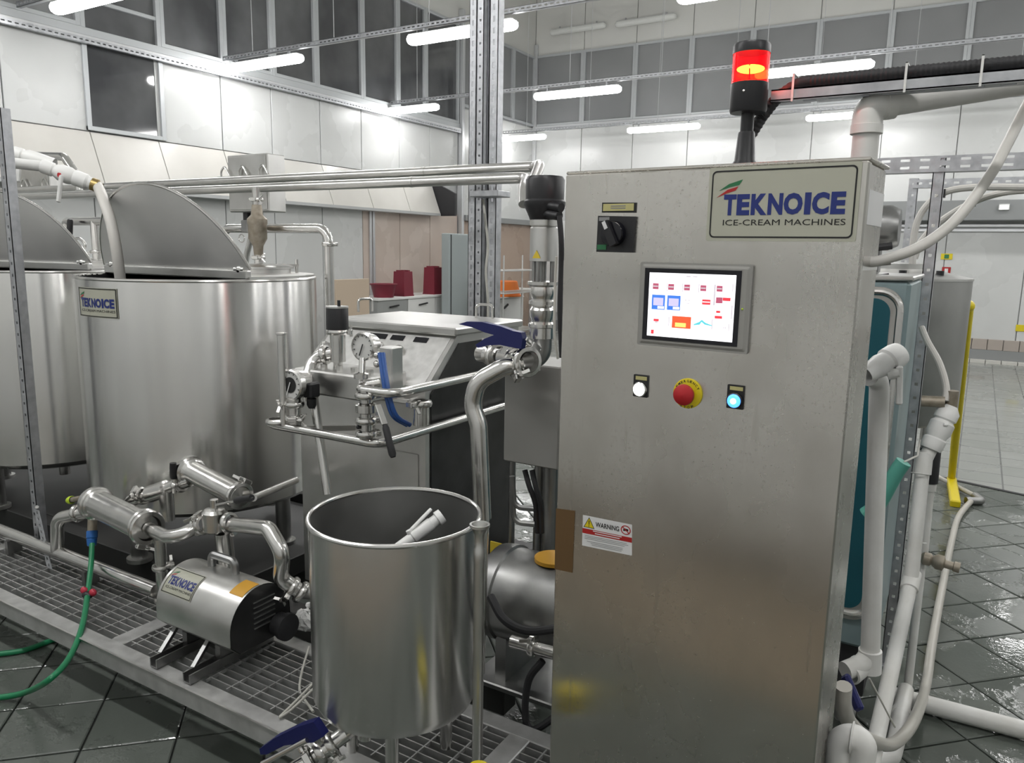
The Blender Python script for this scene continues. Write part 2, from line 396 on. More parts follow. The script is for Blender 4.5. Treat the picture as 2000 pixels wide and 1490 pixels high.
def text_mb(s, bold=0.0, shear=0.0, spacing=1.0):
    """flat lettering outline in x,y normalised to its own bounds; returns (verts, faces, w, h)"""
    cu = bpy.data.curves.new('lettering', 'FONT'); cu.body = s; cu.size = 1; cu.offset = bold; cu.shear = shear; cu.resolution_u = 3; cu.space_character = spacing
    ob = bpy.data.objects.new('lettering', cu); col.objects.link(ob)
    dg = bpy.context.evaluated_depsgraph_get(); dg.update()
    me = bpy.data.meshes.new_from_object(ob.evaluated_get(dg))
    vs = [v.co.copy() for v in me.vertices]; fs = [tuple(p.vertices) for p in me.polygons]
    bpy.data.objects.remove(ob); bpy.data.curves.remove(cu); bpy.data.meshes.remove(me)
    x0 = min(v.x for v in vs); x1 = max(v.x for v in vs); y0 = min(v.y for v in vs); y1 = max(v.y for v in vs)
    return [((v.x-x0)/(x1-x0), (v.y-y0)/(y1-y0)) for v in vs], fs
def put_text(s, fn, u0, v0, wd, ht, bold=0.0, shear=0.0, spacing=1.0):
    """lettering mapped on a surface by fn(u,v)->3D"""
    vs, fs = text_mb(s, bold, shear, spacing); m = MB(); m.add([fn(u0+a*wd, v0+b*ht) for a, b in vs], fs); return m
def clamp(mb, p, d, r, wd=.022, ang=0.0, wing=True):
    """tri-clamp ring with hinge bolt and wing nut"""
    u, v, d = basis(d); p = V(p)
    mb.lathe(p-d*wd/2, d, [(r*1.0, 0), (r*1.32, .002), (r*1.42, wd*.35), (r*1.42, wd*.65), (r*1.32, wd-.002), (r*1.0, wd)], 24)
    if wing:
        e = u*math.cos(ang)+v*math.sin(ang); t = d.cross(e); q = p+e*(r*1.5)
        mb.bar(q-t*.016, q+t*.016, wd*.8, .018, up=e, ch=.002)
        mb.cyl(q-t*.02, q+t*.035, .004, seg=8); mb.cyl(q+t*.022, q+t*.034, .009, seg=10)
        mb.bar(q+t*.034+d*.005, q+t*.05+d*.022, .004, .010, up=e); mb.bar(q+t*.034-d*.005, q+t*.05-d*.022, .004, .010, up=e)
    return mb

# ---------------------------------------------------------------- the hall: floor, walls, windows, ceiling
XL, XR, YB, YF, ZC = -8.0, 6.0, 14.0, -1.1, 6.6
fl = struct('floor', MB().box((XL-.2, YF-.2, -.12), (XR+.2, YB+.2, -.008)), 'grout', smooth=False)
TS = .2864; S2 = math.sqrt(.5); U0, V0 = .076, .192
tile_me = None; near = []; rest = []
for i in range(-45, 60):
    for j in range(-45, 60):
        u = U0+TS*(i+.5); v = V0+TS*(j+.5); x = (u-v)*S2; y = (u+v)*S2
        lim = 6.75 if x < -1.3 else 6.75-(x+1.3)*.3185
        if not (XL+.15 < x < XR-.15 and YF+.15 < y < lim+.22): continue
        p = V((x, y, 0)); a = proj(p); inv = a[2] > .3 and -60 < a[0] < 2060 and 300 < a[1] < 1560
        vis = inv and ((y < 1.75 and x < -1.2) or (x > -.6 and y > 2.0 and x < 1.6))
        (near if vis else rest).append((a[2], x, y))
near.sort(); rest += near[300:]; near = near[:300]
def tile_mesh():
    m = MB(); h = TS/2-.0032; c = .004
    vs = [V((x*h, y*h, -.03)) for x, y in ((-1, -1), (1, -1), (1, 1), (-1, 1))]+[V((x*h, y*h, -.0025)) for x, y in ((-1, -1), (1, -1), (1, 1), (-1, 1))]+[V((x*(h-c), y*(h-c), 0)) for x, y in ((-1, -1), (1, -1), (1, 1), (-1, 1))]
    fs = [(8, 9, 10, 11)]+[(k, (k+1) % 4, 4+(k+1) % 4, 4+k) for k in range(4)]+[(4+k, 4+(k+1) % 4, 8+(k+1) % 4, 8+k) for k in range(4)]
    return m.add(vs, fs)
for k, (_, x, y) in enumerate(near):
    if tile_me is None:
        t = obj('tile', tile_mesh(), 'floor_tile', fl, smooth=False); tile_me = t.data
    else:
        t = bpy.data.objects.new('tile', tile_me); col.objects.link(t); t.parent = fl
    t.location = (x, y, random.uniform(-.0008, .0008)); t.rotation_euler = (random.uniform(-.002, .002), random.uniform(-.002, .002), rad(45))
m = MB(); R45 = Matrix.Rotation(rad(45), 3, 'Z')
for _, x, y in rest:
    q = tile_mesh(); m.add([R45 @ p+V((x, y, 0)) for p in q.v], q.f)
obj('tile_field', m, 'floor_tile', fl, smooth=False)['kind'] = 'stuff'
# smooth floor beyond the drain channel and around, and the channel itself
m = MB()
m.prism([(XL, 6.75, -.01), (-1.3, 6.75, -.01), (.9, 6.04, -.01), (XR, 4.42, -.01), (XR, YB, -.01), (XL, YB, -.01)], (0, 0, 1), .014)
obj('hall_paving', m, 'far_floor', fl, smooth=False)
m = MB().bar((-1.3, 6.72, .001), (5.9, 4.43, .001), .035, .008)
obj('drain_channel', m, 'black_rubber', fl, smooth=False)

# left wall with panels, hood and windows
wl = struct('wall_left', MB().box((XL-.2, YF, 0), (XL-.03, YB, ZC)), 'wall_seam', smooth=False)
LS = [-.1, .72, 1.53, 2.35, 3.16, 3.97, 4.78, 5.56, 6.43, 7.2, 8.06, 8.89, 9.76, 10.55, 11.35]
for a, b in zip(LS[:-1], LS[1:]):
    if not (4.7 < a < 4.8): obj('panel', MB().box((XL-.03, a+.006, 2.735), (XL, b-.006, 3.60), .004), 'wall_panel', wl, smooth=False)
    m = MB(); z0, z1, x0, x1 = 2.18, 2.725, XL+.22, XL+.005
    m.add([(x0, a+.005, z0), (x0, b-.005, z0), (x1, b-.005, z1), (x1, a+.005, z1), (x0-.02, a+.005, z0-.0), (x0-.02, b-.005, z0), (x1-.02, b-.005, z1), (x1-.02, a+.005, z1)],
          [(0, 1, 2, 3), (7, 6, 5, 4), (0, 4, 5, 1), (3, 2, 6, 7), (0, 3, 7, 4), (1, 5, 6, 2)])
    if b < 11.3: obj('hood_panel', m, 'hood_panel', wl, smooth=False)
    obj('panel', MB().box((XL-.03, a+.006, .02), (XL, b-.006, 2.20), .004), 'wall_warm' if a > 8.8 else 'wall_panel', wl, smooth=False)
obj('hood_soffit', MB().box((XL, -.1, 2.14), (XL+.225, 10.55, 2.18)), 'wall_seam', wl, smooth=False)
obj('hood_end', MB().prism([(XL, 10.56, 2.73), (XL+.22, 10.56, 2.14), (XL+.5, 10.56, 2.14), (XL+.5, 10.56, 2.5)], (0, 1, 0), .05), 'black_plastic', wl, smooth=False)
for y in (9.02, 9.09): obj('pilaster', MB().box((XL, y, .1), (XL+.03, y+.045, 2.16), .004), 'aluminium', wl, smooth=False)
obj('panel', MB().box((XL-.03, 11.44, 2.2), (XL, YB-.01, 4.02), .004), 'wall_panel', wl, smooth=False)
obj('panel', MB().box((XL-.03, 11.44, 0.02), (XL, 12.7, 2.1), .004), 'wall_tan', wl, smooth=False)
obj('panel', MB().box((XL-.03, 12.72, 0.02), (XL, YB-.01, 2.1), .004), 'wall_tan', wl, smooth=False)
obj('lintel', MB().box((XL-.02, 11.44, 2.1), (XL+.12, YB-.01, 2.2), .004), 'beam_paint', wl, smooth=False)
obj('corner_post', MB().box((XL-.02, 11.36, 0), (XL+.09, 11.43, 5.6), .005), 'aluminium', wl, smooth=False)
obj('upper_band', MB().box((XL-.03, YF, 5.38), (XL, YB, ZC)), 'upper_wall', wl, smooth=False)
obj('panel', MB().box((XL-.03, YF, .02), (XL, -.12, 3.60), .004), 'wall_panel', wl, smooth=False)
# ledge under the upper windows
lt = struct('trim_1', MB().box((XL-.02, YF, 3.605), (XL+.07, 11.36, 3.66), .005), 'aluminium', smooth=False)
obj('ledge_lip', MB().box((XL, YF, 3.66), (XL+.035, 11.36, 3.74), .004), 'window_frame', lt, smooth=False)
def window(n, y0, y1, z0, z1, gm, axis='Y', bars=(), at=None):
    at = XL if axis == 'Y' else YB
    sgn = 1 if axis == 'Y' else -1
    def bx(a, b, c, d, f0, f1, ch=.004):
        if axis == 'Y': return MB().box((at+sgn*f0, a, c), (at+sgn*f1, b, d), ch)
        return MB().box((a, at+sgn*f0, c), (b, at+sgn*f1, d), ch)
    f = bx(y0, y0+.05, z0, z1, -.03, .03); g = bx(y1-.05, y1, z0, z1, -.03, .03); h = bx(y0, y1, z0, z0+.045, -.03, .028); k = bx(y0, y1, z1-.045, z1, -.03, .028)
    fr = MB()
    for q in (f, g, h, k): fr.add(q.v, q.f)
    for zb in bars:
        q = bx(y0, y1, zb-.02, zb+.02, -.03, .024); fr.add(q.v, q.f)
    wdw = struct('window_%d' % n, fr, 'window_frame', smooth=False)
    obj('pane', bx(y0+.045, y1-.045, z0+.04, z1-.04, -.03, -.012, 0), gm, wdw, smooth=False)
    return wdw
LM = [-1.05, .1, 1.7, 3.2, 4.75, 5.65, 6.48, 7.24, 8.0, 8.92, 9.72, 10.42, 11.35]
n = 1
for a, b in zip(LM[:-1], LM[1:]):
    if 4.7 < a < 4.8: window(n, a, b, 2.74, 5.38, 'glass_dark', bars=(3.72, 4.02))
    else: window(n, a, b, 3.74, 5.38, 'glass_grey' if a < 4 else 'glass_dark')
    n += 1
for a, b in ((11.44, 12.3), (12.3, 13.15), (13.15, 13.98)): window(n, a, b, 4.05, 5.38, 'glass_grey'); n += 1
# back wall
wb = struct('wall_back', MB().box((XL, YB+.03, 0), (XR, YB+.2, ZC)), 'wall_seam', smooth=False)
for k in range(14):
    a = XL+.0+1.07*k; b = min(a+1.07, XR)
    if a >= XR-.05: break
    obj('panel', MB().box((a+.006, YB, 2.45), (b-.006, YB+.03, 4.02), .004), 'wall_panel', wb, smooth=False)
    obj('panel', MB().box((a+.006, YB, .36), (b-.006, YB+.03, 2.2), .004), 'wall_panel', wb, smooth=False)
    obj('upper_panel', MB().box((a+.006, YB, 5.40), (b-.006, YB+.03, ZC), .004), 'upper_wall', wb, smooth=False)
    if k < 13: window(n, a, b, 4.05, 5.40, 'glass_grey', 'X'); n += 1
obj('corner_post', MB().box((XL, YB-.06, 0), (XL+.07, YB, 5.6), .005), 'aluminium', wb, smooth=False)
t2 = struct('trim_2', MB().box((XL+.07, YB-.06, 3.98), (XR, YB, 4.05), .005), 'aluminium', smooth=False)
t3 = struct('trim_3', MB().box((-4.0, YB-.32, 2.16), (XR, YB, 2.46), .01), 'beam_paint', smooth=False)
for z in (2.0, 2.07): obj('roller_slat', MB().box((-4.0, YB-.05, z), (XR, YB, z+.05), .008), 'aluminium', t3, smooth=False)
b1 = struct('baseboard_back', MB().box((XL, YB-.04, .0), (XR, YB+.03, .2)), 'beam_paint', smooth=False)
for k in range(48):
    a = -4.0+k*.21
    if a > XR-.3: break
    obj('tile', MB().box((a+.004, YB-.03, .2), (a+.206, YB+.03, .365), .004), 'plinth_tile', b1, smooth=False)
    obj('kerb_tile', MB().box((a+.004, YB-.16, 0), (a+.206, YB-.04, .05), .004), 'plinth_light', b1, smooth=False)
struct('wall_right', MB().box((XR, YF, 0), (XR+.2, YB, ZC)), 'wall_panel', smooth=False)
wf = struct('wall_front', MB().box((XL, YF-.2, 0), (XR, YF, ZC)), 'wall_panel', smooth=False)
obj('reflection_rail', MB().box((XL, YF, 1.42), (XR, YF+.04, 1.50), .01), 'beam_paint', wf, smooth=False)  # unseen rail added so the cabinet door mirrors a dark band
fm = tag(obj('reflection_mat', MB().box((-3.0, -.72, .002), (1.2, .28, .012), .004), 'mat_brown', smooth=False), 'brown mat added unseen on the floor to mirror in the lower cabinet door', 'mat')  # unseen mat added for the brown band reflected in the door
struct('baseboard_front', MB().box((XL, YF, 0), (XR, YF+.02, .1)), 'plinth_tile', smooth=False)
struct('ceiling', MB().box((XL-.2, YF-.2, ZC), (XR+.2, YB+.2, ZC+.15)), 'ceiling_paint', smooth=False)

# ---------------------------------------------------------------- lamps and their rails
def make_lamp(x, y, z, label, lit=True, L=1.27, group='fluorescent batten lights'):
    t = thing('ceiling_lamp', label, 'lamp', (x, y, z+.1), group)
    h = .055; pr = []
    for k in range(11):
        a = rad(150)+rad(240)*k/10; pr.append((math.cos(a)*.075, math.sin(a)*.055))
    def loft(prof, inset, e=.06):
        m = MB(); N = 9; st = [0, .012, .03, e, L/2, L-e, L-.03, L-.012, L]; sc_ = [.25, .6, .85, 1, 1, 1, .85, .6, .25]; k = len(prof); vs = []
        for s, q in zip(st, sc_):
            for a, b in prof: vs.append(V((x+s, y+a*q, z+.02+b*(q*.7+.3))))
        fs = [(i*k+j, i*k+(j+1) % k, (i+1)*k+(j+1) % k, (i+1)*k+j) for i in range(N-1) for j in range(k)]
        fs += [tuple(range(k))[::-1], tuple((N-1)*k+j for j in range(k))]
        return m.add(vs, fs)
    obj('diffuser', loft(pr, 0), 'lamp_diffuser' if lit else 'lamp_diffuser_off', t)
    b = MB().box((x+.03, y-.055, z+.047), (x+L-.03, y+.055, z+.065), .006)
    obj('housing', b, 'lamp_body', t, smooth=False)
    for q in (.2, L-.2): obj('bracket', MB().bar((x+q, y, z+.06), (x+q, y, z+.11), .03, .02), 'galvanised', t, smooth=False)
    return t
rows = [(.6, 'over the camera'), (4.15, 'nearest row'), (6.45, 'second row'), (9.5, 'third row'), (12.75, 'fourth row')]
XLAMP = [-7.35, -5.2, -2.6, .75, 3.3]
LAMPLAB = {(2, 0): 'lit batten lamp beside the dark lower wall window', (2, 1): 'lit batten lamp passing behind the tall perforated column', (2, 2): 'lit batten lamp cut by the top edge above the control cabinet',
           (3, 0): 'lit batten lamp low over the left wall, left of the column', (3, 1): 'lit batten lamp just right of the perforated column', (3, 2): 'lit batten lamp directly right of the red beacon',
           (4, 0): 'small far lit batten lamp peeking out right of the column', (4, 1): 'far lit batten lamp between column and beacon', (4, 2): 'far lit batten lamp behind the white vent elbow',
           (1, 0): 'large bright batten lamp in the top left corner'}
for ri, (ry, _) in enumerate(rows):
    L0, L1 = (XL+.06, XR-.1)
    rail = thing('lamp_rail', 'perforated steel rail carrying the batten lamps, '+('unseen, added over the camera for fill light', 'over the top left corner', 'topmost in view above the column', 'just above the lamp right of the beacon', 'farthest and lowest along the back windows')[ri], 'rail', (L0, ry, 3.75), 'perforated lamp rails')
    z = 3.75
    m = MB()
    m.perf((L0, ry-.02, z+.025), (1, 0, 0), (0, 0, -1), L1-L0, .05, .06, .034, .013)
    obj('slotted_web', m, 'galvanised', rail, smooth=False)
    obj('flange', MB().box((L0, ry-.02, z+.047), (L1, ry+.022, z+.05)).box((L0, ry-.02, z), (L1, ry+.022, z+.003)), 'galvanised', rail, smooth=False)
    for hx in [L0+.5+1.27*q for q in range(11)]:
        if hx < L1: obj('hanger_rod', MB().cyl((hx, ry, z+.05), (hx, ry, ZC), .004, seg=6), 'aluminium', rail)
    for ci, lx in enumerate(XLAMP if ri else [-6.6, -4.9, -3.1, -.8, 1.5]):  # over-camera lamps are unseen, added to lift light on the near machines
        lx = {(2, 0): PY(440, 137, ry).x, (2, 1): PY(798, 93, ry).x, (2, 2): PY(1322, 20, ry).x, (3, 0): PY(727, 210, ry).x, (3, 1): PY(1044, 186, ry).x, (3, 2): PY(1475, 142, ry).x, (4, 0): PY(1066, 257, ry).x-1.27, (4, 1): PY(1226, 246, ry).x, (4, 2): PY(1575, 222, ry).x}.get((ri, ci), lx)
        lit = True
        lab = LAMPLAB.get((ri, ci), 'lit batten lamp out of frame, %s on the %s' % (('first', 'second', 'third', 'fourth', 'fifth', 'sixth', 'seventh')[ci], ('fill rail added over the camera', 'rail nearest the camera', 'topmost rail in view', 'rail passing the beacon', 'farthest rail')[ri]))
        if lit: make_lamp(lx, ry, 3.64, lab)
# perforated rail along the ledge of the left wall
lr = thing('ledge_rail', 'perforated steel rail running along the ledge of the left wall', 'rail', (XL+.09, 0, 3.56))
obj('slotted_web', MB().perf((XL+.10, 2.5, 3.60), (0, 1, 0), (0, 0, 1), 8.8, .05, .06, .034, .013), 'galvanised', lr, smooth=False)
obj('flange', MB().box((XL+.06, 2.5, 3.572), (XL+.10, 11.3, 3.576)), 'galvanised', lr, smooth=False)
# two unlit fittings high on the back wall
for k, (px0, lb) in enumerate(((1075, 'unlit grey tube fitting high on the back wall, left of two'), (1202, 'unlit grey tube fitting high on the back wall, right of two'))):
    a = PY(px0, 62-k*16, YB-.1); t = make_lamp(a.x, YB-.1, a.z-.04, lb, False, 1.18, 'unlit tube fittings')
    obj('wall_bracket', MB().box((a.x+.2, YB-.04, a.z), (a.x+.98, YB+.01, a.z+.06)), 'lamp_body', t, smooth=False)

# ---------------------------------------------------------------- control cabinet
CTL = V((-.777, 1.500, 0)); CTR = V((-.179, 1.460, 0)); CZ0, CZ1 = .22, 1.767
CU = (CTR-CTL).normalized(); CN = CU.cross(V((0, 0, 1))).normalized(); CW = (CTR-CTL).length; CD = .178
def cabuv(x, y):
    r = ray(x, y); t = (CTL-O).dot(CN)/r.dot(CN); p = O+r*t; return (p-CTL).dot(CU), p.z
def cab3(u, z, off=0.0): return CTL+CU*u+CN*off+V((0, 0, z))
def c8(x, y): return 1080+x*.35569, 290+y*.35569
def c7(x, y): return 1080+x*.35561, 960+y*.35561
def decal(pts, off, th=.0008):
    """flat piece on the cabinet door from its corner points (u,z)"""
    return MB().prism([cab3(u, z, off) for u, z in pts], CN, th)
def rrect(u0, z0, u1, z1, r, n=5):
    out = []
    for cx, cz, a0 in ((u1-r, z1-r, 0), (u0+r, z1-r, pi/2), (u0+r, z0+r, pi), (u1-r, z0+r, 3*pi/2)):
        for k in range(n+1):
            a = a0+pi/2*k/n; out.append((cx+r*math.cos(a), cz+r*math.sin(a)))
    return out
cabn = thing('control_cabinet', 'tall brushed steel control cabinet with touch screen and sign in front', 'control cabinet', cab3(CW/2, CZ0, -CD/2))
def cbox(u0, u1, z0, z1, o0, o1, ch=0.0):
    M = Matrix(((CU.x, CN.x, 0, CTL.x), (CU.y, CN.y, 0, CTL.y), (0, 0, 1, 0), (0, 0, 0, 1)))
    return MB().box((u0, o0, z0), (u1, o1, z1), ch, M)
obj('body', cbox(.004, CW-.004, CZ0, CZ1-.006, -CD, -.026, .004), 'steel_cabinet', cabn, smooth=False)
obj('roof', cbox(-.002, CW+.002, CZ1-.006, CZ1, -CD-.004, -.004, .002), 'steel_cabinet', cabn, smooth=False)
obj('gasket', cbox(.01, CW-.01, CZ0+.02, CZ1-.012, -.026, -.021), 'black_rubber', cabn, smooth=False)
door = obj('door', cbox(0, CW, CZ0+.01, CZ1-.007, -.021, 0, .003), 'steel_cabinet', cabn, smooth=False)
for z in (.42, 1.0, 1.55):
    m = MB().cyl(cab3(-.004, z-.03, -.02), cab3(-.004, z+.03, -.02), .006, seg=10); obj('hinge', m, 'steel_pipe', cabn)
for z0_, z1_, mm in ((1.655, 1.715, 'sticker_white'), (1.575, 1.60, 'steel_pipe')):
    obj('tape_band', cbox(CW-.004, CW-.002, z0_, z1_, -CD+.01, -.03), mm, cabn, smooth=False)
# sign plate
(u0, za), (u1, zb), (u2, zc), (u3, zd) = [cabuv(*p) for p in ((1393, 334), (1677, 322), (1665, 467), (1385, 463))]
su0, su1, sz0, sz1 = (u0+u3)/2, (u1+u2)/2, (zc+zd)/2, (za+zb)/2
sign = obj('sign_plate', decal(rrect(su0-.006, sz0-.006, su1+.006, sz1+.006, .004), .0002, .0012), 'plate_cream', cabn, smooth=False, label='cream sign plate with blue lettering')
ring = MB(); a = rrect(su0, sz0, su1, sz1, .009); b = rrect(su0+.0028, sz0+.0028, su1-.0028, sz1-.0028, .007); k = len(a)
ring.add([cab3(*p, .0018) for p in a]+[cab3(*p, .0018) for p in b], [(i, (i+1) % k, k+(i+1) % k, k+i) for i in range(k)])
obj('border', ring, 'ink_black', sign, smooth=False)
def signfn(off=.0019):
    return lambda u, v: cab3(su0+(su1-su0)*u, sz0+(sz1-sz0)*v, off)
def logo_parts(fn, parent, big=True, tag2='ICE-CREAM MACHINES'):
    for ch, l, r in (('T', .098, .192), ('E', .196, .29), ('K', .30, .415), ('N', .42, .525), ('O', .53, .66), ('I', .672, .715), ('C', .722, .835), ('E', .845, .94)):
        obj('lettering', put_text(ch, fn, l, .335, r-l, .31, .0 if ch == 'I' else .05), 'ink_blue', parent, smooth=False)
    obj('tagline', put_text(tag2, fn, .10, .185, .85, .085), 'ink_black', parent, smooth=False)
    for mm, q in (('ink_green', [(.055, .70), (.13, .80), (.23, .86), (.205, .78), (.14, .755)]), ('ink_red', [(.04, .60), (.12, .715), (.20, .76), (.18, .70), (.12, .665)])):
        obj('emblem', MB().add([fn(*p) for p in q], [(0, 4, 3, 2, 1)]), mm, parent, smooth=False)
logo_parts(signfn(), sign)
# main switch
q = [cabuv(*c8(*p)) for p in ((255, 370), (462, 374), (448, 572), (245, 567))]
sw = obj('main_switch', decal([q[3], q[2], q[1], q[0]], 0, .006), 'black_plastic', cabn, smooth=False, label='black rotary main switch')
ku, kz = cabuv(*c8(345, 468)); kr = .026
m = MB().lathe(cab3(ku, kz, .006), CN, [(kr, 0), (kr, .012), (kr*.92, .016), (kr*.5, .017), (0, .017)], 28)
obj('dial', m, 'black_gloss', sw)
m = MB(); a = V((-.45, .9)).normalized()
def kp(s, t, off): return cab3(ku+a.x*s-a.y*t, kz+a.y*s+a.x*t, off)
m.prism([kp(-kr, -.008, .02), kp(kr*1.0, -.008, .02), kp(kr*1.0, .008, .02), kp(-kr, .008, .02)], CN, .014)
obj('knob', m, 'black_plastic', sw, smooth=False)
obj('pointer', MB().prism([kp(.010, -.004, .0345), kp(.026, -.004, .0345), kp(.026, .004, .0345), kp(.010, .004, .0345)], CN, .0006), 'sticker_white', sw, smooth=False)
a0 = cabuv(*c8(262, 378)); a1 = cabuv(*c8(318, 398)); obj('scale_mark', decal([(a0[0], a1[1]), (a1[0], a1[1]), (a1[0], a0[1]), (a0[0], a0[1])], .0062), 'ink_grey', sw, smooth=False)
a0 = cabuv(*c8(252, 528)); a1 = cabuv(*c8(300, 556)); obj('scale_mark', decal([(a0[0], a1[1]), (a1[0], a1[1]), (a1[0], a0[1]), (a0[0], a0[1])], .0062), 'ink_green', sw, smooth=False)
q = [cabuv(*c8(*p)) for p in ((272, 297), (462, 297), (458, 353), (270, 352))]
lb = obj('switch_label', decal([q[3], q[2], q[1], q[0]], 0, .0015), 'ink_black', cabn, smooth=False)
uA, uB, zA, zB = q[0][0]+.003, q[1][0]-.006, q[3][1]+.003, q[0][1]-.003
obj('insert', decal([(uA, zA), (uB, zA), (uB, zB), (uA, zB)], .0016), 'label_yellow', lb, smooth=False)
for f in (.62, .3): obj('print_line', decal([(uA+.018, zA+(zB-zA)*f), (uB-.018, zA+(zB-zA)*f), (uB-.018, zA+(zB-zA)*f+.002), (uA+.018, zA+(zB-zA)*f+.002)], .0025, .0002), 'ink_grey', lb, smooth=False)
# touch screen
def quad(*p): return [cabuv(*c8(*x)) for x in p]
def rect_of(q):
    return (q[0][0]+q[3][0])/2, (q[1][0]+q[2][0])/2, (q[2][1]+q[3][1])/2, (q[0][1]+q[1][1])/2
hu0, hu1, hz0, hz1 = rect_of([cabuv(*p) for p in ((1256, 512), (1475, 516), (1461, 690), (1246, 673))])
hm = obj('touch_panel', decal(rrect(hu0, hz0, hu1, hz1, .004), 0, .008), 'panel_grey', cabn, smooth=False, label='grey framed touch screen')
m = MB(); a = rrect(hu0+.004, hz0+.004, hu1-.004, hz1-.004, .004); b = rrect(hu0+.009, hz0+.009, hu1-.009, hz1-.009, .003); k = len(a)
m.add([cab3(*p, .0081) for p in a]+[cab3(*p, .0101) for p in b], [(i, (i+1) % k, k+(i+1) % k, k+i) for i in range(k)]); m.add([cab3(*p, .0101) for p in b], [tuple(range(k))])
obj('raised_frame', m, 'panel_grey', hm, smooth=False)
bu0, bu1, bz0, bz1 = rect_of(quad((520, 658), (1050, 668), (1020, 1083), (500, 1045)))
obj('bezel', decal([(bu0, bz0), (bu1, bz0), (bu1, bz1), (bu0, bz1)], .0102, .0006), 'black_gloss', hm, smooth=False)
s0, s1, t0, t1 = rect_of(quad((545, 680), (1018, 695), (995, 1060), (528, 1025)))
obj('screen', decal([(s0, t0), (s1, t0), (s1, t1), (s0, t1)], .011, .0004), 'screen_white', hm, smooth=False)
def sx(x, y):
    """fractions of the display read off the picture of it"""
    u, z = cabuv(*c8(x, y)); return u, z
def icon(x0, y0, x1, y1, mm, off=.0116):
    ua, z_a = sx(x0, y0); ub, z_b = sx(x1, y1); zc0 = (z_a+z_b)/2; hh = abs(sx((x0+x1)/2, y0)[1]-sx((x0+x1)/2, y1)[1])/2; zc0 = sx((x0+x1)/2, (y0+y1)/2)[1]
    obj('icon', decal([(ua, zc0-hh), (ub, zc0-hh), (ub, zc0+hh), (ua, zc0+hh)], off, .0002), mm, hm, smooth=False)
for x, y in ((578, 755), (662, 759), (749, 762), (838, 766), (927, 769)): icon(x-15, y-16, x+15, y+16, 'screen_maroon'); icon(x-13, y-3, x+13, y+3, 'screen_grey', .0119)
for x, y in ((592, 842), (676, 846)): icon(x-34, y-40, x+34, y+40, 'screen_blue'); icon(x-26, y-24, x+26, y+18, 'screen_lilac', .0119); icon(x-4, y+22, x+30, y+36, 'screen_white', .0119)
for b in ((832, 828, 876, 856, 'screen_red'), (834, 839, 874, 844, 'screen_white'), (908, 816, 942, 848, 'screen_maroon'), (945, 818, 986, 836, 'screen_red'), (908, 889, 930, 901, 'screen_red'),
          (900, 917, 940, 932, 'screen_red'), (668, 920, 768, 985, 'screen_orange'), (684, 955, 742, 978, 'screen_yellow'), (566, 933, 594, 946, 'screen_red'), (573, 946, 588, 955, 'screen_grey'), (552, 992, 566, 1014, 'screen_red'),
          (738, 828, 744, 836, 'screen_grey'), (757, 828, 763, 836, 'screen_grey'), (738, 846, 763, 850, 'screen_grey'), (788, 832, 806, 835, 'screen_grey'), (788, 848, 806, 851, 'screen_grey'), (946, 976, 950, 988, 'screen_grey'), (956, 976, 960, 988, 'screen_grey'),
          (745, 699, 770, 706, 'screen_grey'), (780, 700, 806, 707, 'screen_grey'), (915, 702, 965, 705, 'screen_grey'), (560, 722, 990, 724, 'screen_grey')):
    icon(*b, .0121 if b[4] in ('screen_yellow',) or b[:2] == (834, 839) else .0116)
for b in ((556, 783, 998, 785), (998, 740, 1000, 786), (640, 735, 642, 785), (724, 738, 726, 787), (812, 742, 814, 790), (898, 746, 900, 860), (556, 970, 650, 972), (648, 920, 650, 972), (780, 990, 886, 992), (884, 935, 886, 992), (900, 856, 994, 858), (992, 860, 994, 935), (740, 898, 890, 900), (898, 1000, 980, 1002), (976, 960, 978, 1002)): icon(*b, 'screen_grey', .0115)
pts = [(785, 962), (815, 950), (830, 938), (850, 955), (884, 968), (884, 973), (845, 965), (828, 950), (818, 965), (785, 968)]
obj('icon', MB().prism([cab3(*sx(*p), .0116) for p in pts][::-1], CN, .0002), 'screen_teal', hm, smooth=False)
a0, a1 = sx(566, 714), sx(658, 716)
obj('screen_lettering', put_text('TEKNOICE', lambda u, v: cab3(a0[0]+(a1[0]-a0[0])*u, a0[1]+.0058*v, .0118), 0, 0, 1, 1, .02), 'screen_grey', hm, smooth=False)
lu, lz = cabuv(*c8(1050, 880)); obj('led', MB().sphere(cab3(lu, lz, .0105), .002, 8), 'lime_cap', hm)
# push buttons
def button(lab_px, c_px, r, mlens, mcore, name, mount):
    (pu0, pz1), (pu1, pz0) = cabuv(*c8(lab_px[0], lab_px[1])), cabuv(*c8(lab_px[2], lab_px[3]))
    bu, bz = cabuv(*c8(*c_px))
    o = obj(name, decal(rrect(min(pu0, bu-r*1.15), bz-r*1.15, max(pu1, bu+r*1.15), pz1, .002), 0, .003), mount, cabn, smooth=False)
    obj('label_insert', decal([(pu0+.003, pz0+.002), (pu1-.003, pz0+.002), (pu1-.003, pz1-.003), (pu0+.003, pz1-.003)], .0032, .0005), 'label_yellow', o, smooth=False)
    obj('bezel_ring', MB().lathe(cab3(bu, bz, .003), CN, [(r*1.08, 0), (r*1.08, .006), (r*.92, .008), (r*.9, .004)], 24), 'black_plastic' if mlens != 'led_white' else 'steel_pipe', o)
    obj('lens', MB().lathe(cab3(bu, bz, .003), CN, [(r*.9, .0), (r*.9, .008), (r*.7, .0105), (0, .0115)], 24), mlens, o)
    if mcore: obj('lens_core', MB().lathe(cab3(bu, bz, .0146), CN, [(r*.42, -.004), (r*.42, .0003), (0, .0006)], 16), mcore, o)
button((452, 1238, 526, 1280), (484, 1320), .0145, 'led_white', None, 'white_push_button', 'black_plastic')
